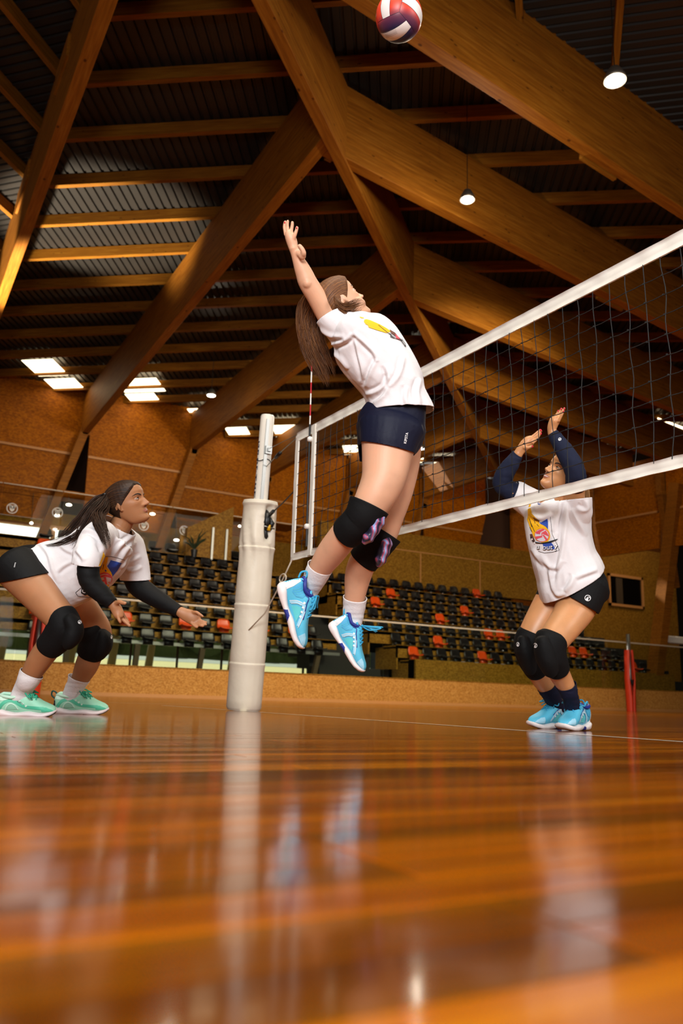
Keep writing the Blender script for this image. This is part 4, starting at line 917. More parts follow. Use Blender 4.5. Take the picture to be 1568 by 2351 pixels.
# ------------------------------------------------------------------ head
HZ = [0.0, .03, .07, .12, .17, .23, .30, .40, .47, .53, .60, .70, .80, .88, .945, .98, 1.0]
HF = [.30, .375, .40, .395, .382, .385, .385, .392, .395, .385, .402, .415, .385, .315, .20, .10, .0]
HBk = [.10, .02, -.05, -.11, -.18, -.25, -.31, -.40, -.435, -.455, -.465, -.455, -.41, -.335, -.215, -.11, -.0]
HW = [.08, .13, .17, .20, .225, .25, .275, .31, .325, .33, .335, .34, .328, .28, .185, .095, .0]
def head_point(th, z, off=0.0, face=True):
    """th: azimuth from the face (0) round to the back (pi); z 0 chin .. 1 crown. Unit head height."""
    xf = np.interp(z, HZ, HF); xb = np.interp(z, HZ, HBk); w_ = np.interp(z, HZ, HW); xm = (xf+xb)/2*.55; c, s = math.cos(th), math.sin(th)
    ex = 2/2.35 if c > 0 else 2/2.05
    x = xm+(xf-xm if c > 0 else xm-xb)*math.copysign(abs(c)**ex, c); y = w_*math.copysign(abs(s)**(2/2.15), s)
    if face and c > 0:
        g = lambda y0, z0, sy, sz: math.exp(-((abs(y)-y0)/sy)**2-((z-z0)/sz)**2)
        nz_ = np.interp(z, [.315, .335, .352, .372, .392, .43, .48, .53, .57, .61], [0, .045, .105, .128, .130, .098, .066, .036, .016, 0]); nw = np.interp(z, [.32, .36, .40, .46, .55], [.075, .062, .05, .04, .036])
        dx = nz_*math.exp(-(y/nw)**2)+.028*g(.072, .362, .032, .028)
        dx += -.034*g(.148, .528, .075, .042)+.014*g(.13, .60, .10, .03)+.014*g(.0, .6, .05, .03)*0+.020*g(.215, .43, .075, .06)
        dx += .030*g(0, .262, .085, .017)+.034*g(0, .222, .075, .018)-.020*g(0, .242, .11, .007)-.006*g(0, .19, .09, .016)+.022*g(0, .085, .085, .05)-.012*g(0, .295, .014, .02)
        x += dx*min(1, c*2.2)
    if off: x += off*c; y += off*s; z = z+off*max(0, (z-.55)*1.9)
    return (x, y, z)
def head_grid(n_th=72, zs=None):
    zs = zs if zs is not None else np.concatenate([np.linspace(.0, .64, 76), np.linspace(.65, .995, 26)]); V = []; F = []
    for z in zs:
        for k in range(n_th):
            u = -1+2*k/n_th; th = PI*(abs(u)**1.35)*(1 if u > 0 else -1); V.append(head_point(th, z))
    m_ = n_th
    for i in range(len(zs)-1):
        for k in range(m_): F.append((i*m_+k, i*m_+(k+1) % m_, (i+1)*m_+(k+1) % m_, (i+1)*m_+k))
    F.append(tuple(range(m_))[::-1]); F.append(tuple(range((len(zs)-1)*m_, len(zs)*m_))); return V, F
def head_frame(ox, oy, D, fdir, udir, yaw, H):
    """image directions of face and crown; yaw>0 turns the face toward the camera"""
    X_ = Vector(CR)*fdir[0]-Vector(CU)*fdir[1]; Z_ = Vector(CR)*udir[0]-Vector(CU)*udir[1]; Z_.normalize(); X_ = (X_-Z_*X_.dot(Z_)).normalized(); Y_ = Z_.cross(X_)
    toc = -Vector(CF); sgn = 1 if Y_.dot(toc) > 0 else -1
    X2 = X_*math.cos(yaw)+Y_*(sgn*math.sin(yaw)); Y2 = Z_.cross(X2)
    o = Vector(atd(ox, oy, D)); return Matrix(((X2.x*H, Y2.x*H, Z_.x*H, o.x), (X2.y*H, Y2.y*H, Z_.y*H, o.y), (X2.z*H, Y2.z*H, Z_.z*H, o.z), (0, 0, 0, 1)))
def add_head(mb, Mh):
    V, F = head_grid(); mb.add([Mh @ Vector(v) for v in V], F)
    for s in (-1, 1):   # ears: flattened ring with a lobe
        P = []
        for i in range(13): a = -.6+i/12*4.6; P.append(Mh @ Vector((-.045-.058*math.cos(a)*.9-.02, s*(.335+.03*(1-math.cos(a-.2))*.5), .45+.098*math.sin(a))))
        mb.tube(P, [.018*.225]*13, 8); mb.tube([Mh @ Vector((-.02, s*.325, .38)), Mh @ Vector((-.05, s*.345, .45)), Mh @ Vector((-.06, s*.34, .51))], [.004, .009, .005], 8)
        mb.tube([Mh @ Vector((-.015, s*.318, .365)), Mh @ Vector((-.012, s*.335, .35))], [.007, .006], 8)
def face_parts(Mh, body, parent, brow_m, gaze=(1, 0, .4), smile=False):
    H = Mh.to_scale().x; bv = bvh_of(body)
    def onface(y, z, off=.0012):
        o_ = Mh @ Vector((.9, y, z)); d = (Mh @ Vector((0, y, z))-o_).normalized(); h, n_, _, _ = bv.ray_cast(o_, d)
        return (h+(n_ if n_.dot(d) < 0 else -n_)*off) if h is not None else Mh @ Vector((.4, y, z))
    def patch(name, pts, mat, off=.001):
        # pts: closed outline in (y, z); triangulated and laid on the face
        bm = bmesh.new(); bm.faces.new([bm.verts.new((a, b_, 0)) for a, b_ in pts]); bmesh.ops.triangulate(bm, faces=bm.faces[:])
        for it in range(3):
            es = [e for e in bm.edges if e.calc_length() > .018]
            if not es: break
            bmesh.ops.subdivide_edges(bm, edges=es, cuts=1); bmesh.ops.triangulate(bm, faces=[f for f in bm.faces if len(f.verts) > 3])
        bm.verts.ensure_lookup_table(); q = MB(); q.add([onface(v.co.x, v.co.y, off) for v in bm.verts], [[v.index for v in f.verts] for f in bm.faces]); bm.free(); return q.obj(name, mat, parent, True)
    for s in (-1, 1):
        c = Vector((.309, s*.150, .522)); q = MB(); n = 20; V = []; F = []; g = Vector(gaze); g.y = g.y; g.normalize(); r = .054
        T = g.to_track_quat('Z', 'Y').to_matrix()
        for i in range(0, 15):
            ph = PI*i/14
            for k in range(n): a = 2*PI*k/n; V.append(Mh @ (c+T @ Vector((math.sin(ph)*math.cos(a), math.sin(ph)*math.sin(a), math.cos(ph)))*r))
        for i in range(14):
            for k in range(n): F.append((i*n+k, (i+1)*n+k, (i+1)*n+(k+1) % n, i*n+(k+1) % n))
        q.add(V, F); q.m = [1 if i < 3*n else 0 for i in range(len(F))]; q.obj('eye', [M['eye_white'], M['iris']], parent, True)
        # lids: skin shells over the eyeball that leave an almond opening, lash line on the upper one
        def onball(az, el, k): return Mh @ (c+Vector((math.cos(el)*math.cos(az), math.sin(az)*math.cos(el), math.sin(el)))*(r*k))
        azs = np.linspace(-1.45, 1.45, 17)
        for nm, e_out, e_in in (('upper_eyelid', 1.35, .34), ('lower_eyelid', -1.35, -.30)):
            V = []; F = []; m_ = 7
            for az in azs:
                ed = e_in*max(0.0, math.cos(az*1.12))+.05
                for j in range(m_): V.append(onball(az, ed+(e_out-ed)*j/(m_-1), 1.09))
            for i in range(len(azs)-1):
                for j in range(m_-1): F.append((i*m_+j, (i+1)*m_+j, (i+1)*m_+j+1, i*m_+j+1))
            q = MB(); q.add(V, F); q.obj(nm, body.data.materials[0], parent, True)
            if e_in > 0:
                q = MB(); q.tube([onball(az, e_in*max(0.0, math.cos(az*1.12))+.05, 1.13) for az in azs[2:-2]], [.0006]+[.0012]*(len(azs)-6)+[.0006], 6); q.obj('eyelash', M['brow'], parent, True)
        bp = [(.062, .592), (.10, .608), (.15, .622), (.20, .622), (.255, .598)]; bw_ = [.014, .026, .026, .02, .005]
        up = [(s*a, b_+w_/2) for (a, b_), w_ in zip(bp, bw_)]; dn = [(s*a, b_-w_/2) for (a, b_), w_ in zip(bp, bw_)]; patch('eyebrow', up+dn[::-1], brow_m, .0016)
        patch('nostril', [(s*(.045+.02*math.cos(a)), .338+.008*math.sin(a)) for a in np.linspace(0, 2*PI, 10)[:-1]], M['lip_dark'], .0006)
    w_ = .125 if smile else .108; up_ = .010 if smile else 0
    patch('upper_lip', [(-w_, .243+up_), (-.05, .270), (-.02, .276), (0, .271), (.02, .276), (.05, .270), (w_, .243+up_), (.05, .245), (0, .243), (-.05, .245)], M['lip'])
    patch('lower_lip', [(-w_, .241+up_), (-.05, .234-up_*.6), (0, .232-up_*.6), (.05, .234-up_*.6), (w_, .241+up_), (.06, .209), (0, .199), (-.06, .209)], M['lip'])
    if smile: patch('teeth', [(-.10, .247+up_*.6), (-.05, .246), (0, .245), (.05, .246), (.10, .247+up_*.6), (.05, .234-up_*.3), (0, .231-up_*.3), (-.05, .234-up_*.3)], M['teeth'], .0016)
    else: patch('teeth', [(-.05, .2435), (0, .244), (.05, .2435), (.05, .237), (0, .235), (-.05, .237)], M['teeth'], .0014)
    patch('mouth_line', [(-w_, .244+up_), (0, .2455), (w_, .244+up_), (0, .2425)], M['lip_dark'], .002)
def strand_attr(me, data):
    a = me.attributes.new('strand', 'FLOAT_VECTOR', 'POINT'); a.data.foreach_set('vector', np.array(data, float).ravel())
def hair_cap(Mh, mat, parent, line, thick=.022, tail=(-.50, 0, .62)):
    """line(th) -> lowest z of hair at azimuth th. Flow lines run from the hairline to the tail."""
    n_t, n_z = 96, 40; V = []; S = []; F = []
    for k in range(n_t):
        u = -1+2*k/n_t; th = PI*u; z0 = line(abs(th))
        for j in range(n_z):
            t = j/(n_z-1); z = z0+(.998-z0)*t; o_ = thick*min(1, t*5)**.6+.003*math.sin(th*34+t*3)*min(1, t*6)
            p = head_point(th, z, o_+.004, False); V.append(Mh @ Vector(p)); S.append((math.atan2(p[1], p[2]-.35)*34+math.sin(p[0]*5)*.6, p[0]*1.6, 3.1))
    for k in range(n_t):
        k2 = (k+1) % n_t
        for j in range(n_z-1): F.append((k*n_z+j, k2*n_z+j, k2*n_z+j+1, k*n_z+j+1))
    q = MB(); q.add(V, F); o = q.obj('hair', mat, parent, True); strand_attr(o.data, S); return o
def strands(name, guides, mat, parent, count, spread, r=.0018, taper=1.0, seed=1):
    """tapered locks following pixel guides: each guide is a list of (px, py, depth, spread scale)"""
    rnd = random.Random(seed); q = MB(); S = []
    for i in range(count):
        g = guides[i % len(guides)]; P = cr_interp([list(p) for p in g], 5); a = rnd.uniform(0, 2*PI); rr = math.sqrt(rnd.random()); cut = rnd.uniform(.6, 1.0); m_ = max(4, int(len(P)*cut)); pts = []; rad = []
        ph = rnd.uniform(0, 6.28); fr = rnd.uniform(1.5, 3.5)
        for j, p in enumerate(P[:m_]):
            t = j/(m_-1); c = Vector(atd(p[0], p[1], p[2])); sp = spread*p[3]*rr; wv = .004*math.sin(fr*t*6+ph)*t
            c += Vector(CR)*(math.cos(a)*sp+wv)+Vector(CU)*(math.sin(a)*sp*.9)+Vector(CF)*(math.sin(a*2+1)*sp*.7); pts.append(c); rad.append(r*(1.0-.82*t**1.8*taper)*(1+.3*rnd.random()*0))
        n0 = len(q.v); q.tube(pts, rad, 5); k0 = rnd.uniform(0, 30)
        for j in range(m_):
            for kk in range(5): S.append((k0+kk*.35, j*.12, rnd.random()*.2))
    o = q.obj(name, mat, parent, True); strand_attr(o.data, S); return o
# ------------------------------------------------------------------ shoe
def shoe(parent, heel, toe, D0, D1, up_px, L, C, high=1.0, seed=0, roll=0.0, name='shoe', lacedir=None, st=1.0):
    """heel, toe: pixels of the sole ends; C: dict of materials. A lofted sole and upper with collar, laces, loop."""
    A = Vector(atd(heel[0], heel[1], D0)); B = Vector(atd(toe[0], toe[1], D1)); X_ = (B-A); Ln = X_.length; X_.normalize()
    U_ = Vector(CR)*up_px[0]-Vector(CU)*up_px[1]+Vector(CF)*(up_px[2] if len(up_px) > 2 else 0); Z_ = (U_-X_*U_.dot(X_)).normalized(); Y_ = Z_.cross(X_)
    if roll: R_ = Matrix.Rotation(roll, 3, X_); Z_ = R_ @ Z_; Y_ = R_ @ Y_
    s = Ln; Mt = Matrix(((X_.x*s, Y_.x*s, Z_.x*s, A.x), (X_.y*s, Y_.y*s, Z_.y*s, A.y), (X_.z*s, Y_.z*s, Z_.z*s, A.z), (0, 0, 0, 1)))
    T = lambda x, y, z: Mt @ Vector((x, y, z))
    top = None
    xs = np.array([0, .02, .06, .14, .25, .36, .48, .60, .72, .84, .93, .98, 1.0]); wd = np.array([.04, .11, .145, .165, .162, .156, .158, .168, .178, .168, .13, .08, .03])
    base = np.array([.055, .03, .012, .004, .004, .01, .012, .004, .0, .006, .028, .055, .08]); tops = np.array([.13, .14, .145, .14, .12, .105, .10, .105, .105, .10, .10, .105, .10])
    # upper
    hx = np.array([0, .03, .07, .14, .22, .30, .36, .42, .50, .60, .70, .80, .90, .96, .99]); hz = np.array([.26, .40, .44, .42, .40, .43, .455, .43, .37, .30, .25, .215, .185, .155, .11]); hz = .10+(hz-.10)*np.where(hx < .5, high, 1)
    sx = lambda x: np.where(np.asarray(x) <= .36, np.asarray(x)*st, .36*st+(np.asarray(x)-.36)*(1-.36*st)/.64); hx = sx(hx)
    ux = sx(np.array([0, .03, .07, .14, .22, .30, .36, .42, .50, .60, .70, .80, .90, .96, .99])); uw = np.array([.05, .115, .145, .152, .150, .148, .146, .145, .148, .156, .160, .150, .118, .08, .03])
    q = MB(); V = []; F = []; xx = np.linspace(.004, .99, 48); n = 30
    for x in xx:
        w_ = np.interp(x, ux, uw); h_ = np.interp(x, hx, hz); b_ = np.interp(x, xs, tops)-.03; cy = .018*math.sin((x-.3)*3)
        narrow = np.interp(x, [0, .1, .35, .55, 1], [.72, .74, .74, .78, .9]); lean = np.interp(x, [0, .05, .15], [.03, .02, 0])
        for k in range(n):
            a = -PI/2+2*PI*k/n; sn = math.sin(a); cs = math.cos(a); v = (sn+1)/2; zz_ = b_+(h_-b_)*v**.9; ww = w_*(1+(narrow-1)*v)*math.copysign(abs(cs)**.55, cs)
            V.append(T(x+lean*v-(.02*v if x < .1 else 0), cy+ww, zz_))
    for i in range(len(xx)-1):
        for k in range(n): F.append((i*n+k, i*n+(k+1) % n, (i+1)*n+(k+1) % n, (i+1)*n+k))
    F += [tuple(range(n))[::-1], tuple(range((len(xx)-1)*n, len(xx)*n))]; q.add(V, F); upper = q.obj(name, C['upper'], parent, True); top = upper
    q = MB(); V = []; F = []; n = 18
    xx = np.linspace(0, 1, 41)
    W_ = np.interp(xx, xs, wd); Bz = np.interp(xx, xs, base); Tz = np.interp(xx, xs, tops)+.012*np.sin(xx*14)
    for x, w_, b_, t_ in zip(xx, W_, Bz, Tz):
        cy = .018*math.sin((x-.3)*3)
        for k in range(n):
            a = 2*PI*k/n; cs, sn = math.cos(a), math.sin(a); ex = .45
            V.append(T(x, cy+w_*1.05*math.copysign(abs(cs)**ex, cs)*(1+.05*(sn > 0)), (b_+t_)/2+(t_-b_)/2*math.copysign(abs(sn)**.8, sn)))
    for i in range(len(xx)-1):
        for k in range(n): F.append((i*n+k, i*n+(k+1) % n, (i+1)*n+(k+1) % n, (i+1)*n+k))
    F += [tuple(range(n))[::-1], tuple(range((len(xx)-1)*n, len(xx)*n))]
    q.add(V, F); q.m = [1 if (C.get('tread') and (i//n > len(xx)*.55 and (i % n) > n*.5 and i < len(xx)*n-n)) else 0 for i in range(len(F))]; sole = q.obj('sole', [C['sole'], C.get('tread', C['sole'])], top, True)
    # collar rim
    q = MB(); P = []
    for i in range(29):
        a = 2*PI*i/28; x = (.185+.145*math.cos(a))*st; zc = np.interp(x, hx, hz); P.append(T(x, .112*math.sin(a)*(1 if x > .1*st else .92), zc-.005))
    q.tube(P, .008*s/.28*1.0, 8, False); q.obj('collar', C['rim'], top, True)
    # tongue, eyestay and laces
    q = MB(); V = []; F = []
    for i in range(9):
        x = float(sx(.27+.05*i*.62)); z = np.interp(x, hx, hz)+.022-(.0 if i else -.03)
        for y in (-.045, -.02, .02, .045): V.append(T(x-(.0 if i else .015), y*(1 if i else .8), z-.006*abs(y)/.045))
    F = [(i*4+j, i*4+j+1, i*4+5+j, i*4+4+j) for i in range(8) for j in range(3)]; q.add(V, F); o = q.obj('tongue', C['tongue'], top, True); md = o.modifiers.new('s', 'SOLIDIFY'); md.thickness = .006; md.offset = 1
    lw = .0032*s/.28; rnd = random.Random(seed)
    q = MB(); lx = np.linspace(float(sx(.345)), float(sx(.60)), 6); kx = lx[0]
    for i in range(5):
        for sg in (-1, 1):
            z0 = np.interp(lx[i], hx, hz); z1 = np.interp(lx[i+1], hx, hz); q.tube([T(lx[i], sg*.066, z0-.012), T((lx[i]+lx[i+1])/2, 0, (z0+z1)/2+.035), T(lx[i+1], -sg*.066, z1-.012)], lw, 6)
    k = T(kx, 0, np.interp(kx, hx, hz)+.045); dz = Z_*s; dx = X_*s; dy = Y_*s
    ld = Vector(lacedir) if lacedir else None
    for sg in (-1, 1):
        a_ = dy*(.10*sg)+dx*(.02); 
        if ld is None: e1 = k+a_+dz*.02; e2 = k+a_*1.9+dx*.10-dz*.06; e3 = k+a_*1.1+dx*.13-dz*.045
        else: e1 = k+a_*.5+ld*s*.16; e2 = k+a_*.9+ld*s*.34; e3 = k+a_*1.2+ld*s*.20-dz*.06
        q.tube(cr_interp([k, e1, e2, e3, k+dx*.02], 5), lw, 6)
        f2 = k+a_*1.3+dx*.14-dz*.11 if ld is None else k+a_*.6+ld*s*.36-dz*.13; q.tube(cr_interp([k, k+(f2-k)*.5+dz*.02, f2], 5), lw, 6)
    q.tube([k-dx*.015, k+dx*.015], lw*2.1, 8); q.obj('laces', C['lace'], top, True)
    q = MB(); q.tube(cr_interp([T(.015, 0, hz[1]-.06), T(-.045, 0, hz[1]+.0), T(-.03, 0, hz[1]+.075), T(.035, 0, hz[1]+.05), T(.05, 0, hz[1]-.02)], 5), .0042*s/.28, 6); q.obj('heel_loop', C['loop'], top, True)
    return sole, upper, T
def sleeve_band(name, rows, mat, parent, grow=.0015, ends=True, seg=28, n=5, wr=0.0, seed=0):
    """a knitted tube worn over a limb (sock, arm sleeve, knee band): open shell with turned rims"""
    q = MB(); limb(q, rows, n, seg, False, grow); me = q.mesh(name)
    bm = bmesh.new(); bm.from_mesh(me); bmesh.ops.recalc_face_normals(bm, faces=bm.faces[:]); caps = [f for f in bm.faces if len(f.verts) > 4]; bmesh.ops.delete(bm, geom=caps, context='FACES_ONLY'); bm.to_mesh(me); bm.free(); smoothshade(me)
    if wr:
        V = getV(me); Nn = getN(me); V2 = V+Nn*np.array([wr*(noise.noise(Vector((p[0]*14+seed, p[1]*14, p[2]*70)))+.4*noise.noise(Vector((p[0]*30, p[1]*30+seed, p[2]*120)))) for p in V])[:, None]; setV(me, V2)
    o = link(name, me, mat, parent); md = o.modifiers.new('s', 'SOLIDIFY'); md.thickness = .0022; md.offset = 0; return o
def R_(rows, D, ratio=1.0):
    """rows of (px, py, half width[, depth[, ratio]]) -> full limb rows"""
    out = []
    for r in rows: out.append((r[0], r[1], r[3] if len(r) > 3 else D, r[2], r[4] if len(r) > 4 else ratio))
    return out
def pdir(dx, dy, dd=0): return Vector(CR)*dx-Vector(CU)*dy+Vector(CF)*dd
# ------------------------------------------------------------------ the three players
def settle(p, base):
    base = Vector(base); kids = [c for c in p.children]
    p.location = base
    for c in kids: c.matrix_parent_inverse = Matrix.Translation(-base)
def garment(name, tubes, voxel, mat, parent, cuts=(), smooth=8, fold=None, extra=None, post=None, creases=None):
    mb = MB()
    for rows, kw in tubes: limb(mb, rows, **kw)
    if extra: extra(mb)
    me = remesh(mb, voxel, smooth, name)
    for f in (fold or ()): folds(me, *f)
    if creases: crease(me, *creases)
    if post: post(me)
    if cuts: opening(me, cuts)
    smoothshade(me); o = link(name, me, mat, parent); md = o.modifiers.new('s', 'SOLIDIFY'); md.thickness = .003; md.offset = -1; return o
def logo(cx, cy, r, rot=0, w=.25, mi=6, sq=1.0):
    """round emblem: ring with a peak inside"""
    P = []; 
    for a0 in np.linspace(0, 2*PI, 15)[:-1]:
        a1 = a0+2*PI/14; P.append(([(cx+r*sq*math.cos(a0+rot), cy+r*math.sin(a0+rot)), (cx+r*sq*math.cos(a1+rot), cy+r*math.sin(a1+rot)), (cx+r*sq*(1-w)*math.cos(a1+rot), cy+r*(1-w)*math.sin(a1+rot)), (cx+r*sq*(1-w)*math.cos(a0+rot), cy+r*(1-w)*math.sin(a0+rot))], mi, 1))
    f = lambda x, y: (cx+r*sq*(x*math.cos(rot)-y*math.sin(rot)), cy+r*(x*math.sin(rot)+y*math.cos(rot)))
    P.append(([f(-.7, .45), f(-.1, -.35), f(.25, .1), f(.05, .75), f(-.3, .8)], mi, 1)); P.append(([f(-.05, -.5), f(.6, -.35), f(.7, .1), f(.35, -.15)], mi, 1)); return P
NAVY_TRIM = plain('shoe_navy', '#20308a', .5)
BLUE = dict(upper=plain('shoe_blue', '#58bfe0', .6, bump=(300, .3, .001)), sole=plain('shoe_sole_white', '#f2e6e2', .5), rim=NAVY_TRIM, tongue=plain('shoe_tongue', '#4fb6dc', .6), lace=plain('shoe_lace_blue', '#2f9fc9', .6), loop=plain('shoe_loop_blue', '#39a9d0', .6))
MINT = dict(upper=plain('shoe_mint', '#9fe0c0', .6, bump=(300, .3, .001)), sole=plain('shoe_sole_white2', '#ead9d8', .5), tread=plain('shoe_tread_green', '#10423a', .5), rim=plain('shoe_mint_pale', '#c4ead2', .6), tongue=plain('shoe_mint_tongue', '#bfe8d2', .6), lace=plain('shoe_lace_green', '#2fae8a', .6), loop=plain('shoe_loop_green', '#11453c', .6))
SH = [plain('shoe_light_blue', '#a5dcf3', .5), plain('shoe_deep_blue', '#4aaedb', .55), plain('shoe_white', '#eef4f6', .5), NAVY_TRIM, plain('shoe_aqua', '#5fd0d6', .6)]
SM = [plain('shoe_pale_mint', '#cdeed9', .55), plain('shoe_strong_mint', '#4fc09a', .55), plain('shoe_dark_tag', '#16202a', .5), plain('shoe_grey_mint', '#8fc6aa', .6)]
def blue_trim(so, up, T):
    bv = bvh_of(so, up)
    det = [([(.0, .14), (.0, .27), (.03, .37), (.075, .38), (.11, .26), (.12, .15)], 2, 1), ([(.10, .385), (.13, .42), (.22, .395), (.28, .40), (.31, .33), (.26, .25), (.18, .22), (.115, .26)], 1, 2),
           (ribbon([(.30, .14), (.335, .245), (.41, .315), (.49, .295), (.58, .22), (.665, .145)], .042), 0, 4), ([(.36, .14), (.385, .22), (.425, .265), (.475, .255), (.54, .20), (.60, .14)], 4, 2), ([(.80, .105), (.79, .205), (.86, .19), (.93, .155), (.975, .11)], 0, 3), ([(.37, .015), (.40, .085), (.49, .085), (.56, .02)], 3, 3)]
    det += [(ribbon([(.285, .14), (.32, .25), (.395, .325)], .007), 2, 6), (ribbon([(.50, .305), (.59, .235), (.685, .145)], .007), 2, 6), (ribbon([(.33, .15), (.355, .235), (.40, .285)], .006), 2, 6), (ribbon([(.06, .40), (.12, .415), (.20, .375), (.28, .385), (.34, .41), (.40, .365), (.50, .305), (.60, .245)], .013), 3, 5)]
    det += [([(.36+.055*k, .335-.037*k), (.385+.055*k, .355-.037*k), (.405+.055*k, .335-.037*k), (.38+.055*k, .315-.037*k)], 2, 6) for k in range(4)]
    det += [(ribbon([(.15+.035*k, .24+.01*k), (.17+.035*k, .30+.01*k), (.16+.035*k, .36+.006*k)], .005), 4, 4) for k in range(4)]
    decal_side('shoe_trim', det, T, bv, SH, up)
def mint_trim(so, up, T, word=False):
    bv = bvh_of(so, up)
    det = [(ribbon([(.10, .155), (.17, .25), (.27, .295), (.37, .27), (.46, .215), (.56, .185), (.70, .175), (.83, .165)], .052), 1, 2), ([(.20, .14), (.235, .205), (.30, .235), (.37, .20), (.41, .145)], 3, 3), (ribbon([(.205, .14), (.24, .215), (.305, .245), (.375, .21), (.42, .145)], .016), 0, 4), ([(.80, .11), (.79, .19), (.87, .18), (.95, .14), (.98, .11)], 1, 3), ([(.02, .30), (.03, .36), (.15, .345), (.26, .36), (.30, .325), (.16, .29)], 0, 3), ([(.01, .18), (.01, .27), (.06, .275), (.065, .185)], 2, 5)]
    det += [([(.36+.055*k, .318-.037*k), (.385+.055*k, .338-.037*k), (.405+.055*k, .318-.037*k), (.38+.055*k, .298-.037*k)], 0, 6) for k in range(4)]
    if word: det += text_polys('KIPSTA', (.395, .275), (.88, -.42), (.42, .88), .036, 2, 7, .0)
    decal_side('shoe_trim', det, T, bv, SM, up)
def cv(ox, oy, sc, lines): return [[(ox+x/sc, oy+y/sc) for x, y in l] for l in lines]
SPF = cv(520, 480, 2.904, [[(860, 860), (880, 960), (905, 1060), (915, 1140)], [(1005, 1000), (965, 1080), (930, 1190)], [(1080, 1110), (1050, 1180), (990, 1220), (925, 1235)], [(1090, 1170), (1045, 1250), (980, 1300)], [(640, 890), (700, 905), (790, 875), (840, 830)], [(615, 800), (700, 845), (790, 850)], [(840, 820), (920, 890), (985, 960), (1005, 1020)], [(1060, 1040), (1080, 1110), (1090, 1190)], [(690, 950), (760, 1000), (810, 1070)], [(1180, 980), (1150, 1100), (1100, 1180)], [(1290, 1130), (1270, 1220), (1290, 1300)], [(1200, 1180), (1190, 1260), (1205, 1310)]])
RCF = cv(100, 1090, 5.807, [[(500, 760), (600, 735), (720, 800), (770, 870)], [(430, 1000), (500, 1080), (545, 1150)], [(1190, 820), (1020, 950), (890, 1130)], [(1230, 890), (1110, 1000), (990, 1210)], [(1300, 1085), (1150, 1160), (1030, 1250)], [(-60, 900), (60, 1060), (120, 1270), (210, 1450)], [(200, 920), (300, 1000), (410, 1050)], [(740, 890), (785, 960), (800, 1030)], [(180, 1300), (260, 1220), (380, 1150)], [(1310, 1220), (1220, 1270), (1110, 1280)]])
BLF = cv(1180, 1120, 7.127, [[(850, 100), (855, 400), (800, 950), (740, 1280), (700, 1680)], [(640, 720), (740, 350), (800, 120)], [(940, 340), (1020, 540), (1190, 790)], [(430, 1070), (560, 1250), (690, 1310), (790, 1180)], [(640, 1500), (655, 1650), (720, 1750), (830, 1720)], [(980, 1430), (920, 1580), (830, 1700)], [(290, 420), (370, 485), (480, 495), (620, 420)], [(300, 1000), (400, 1150), (520, 1290)], [(1000, 1470), (1180, 1400), (1370, 1330)], [(1180, 200), (1190, 330), (1120, 370), (1010, 330)], [(560, 1250), (600, 1450), (620, 1700)]])
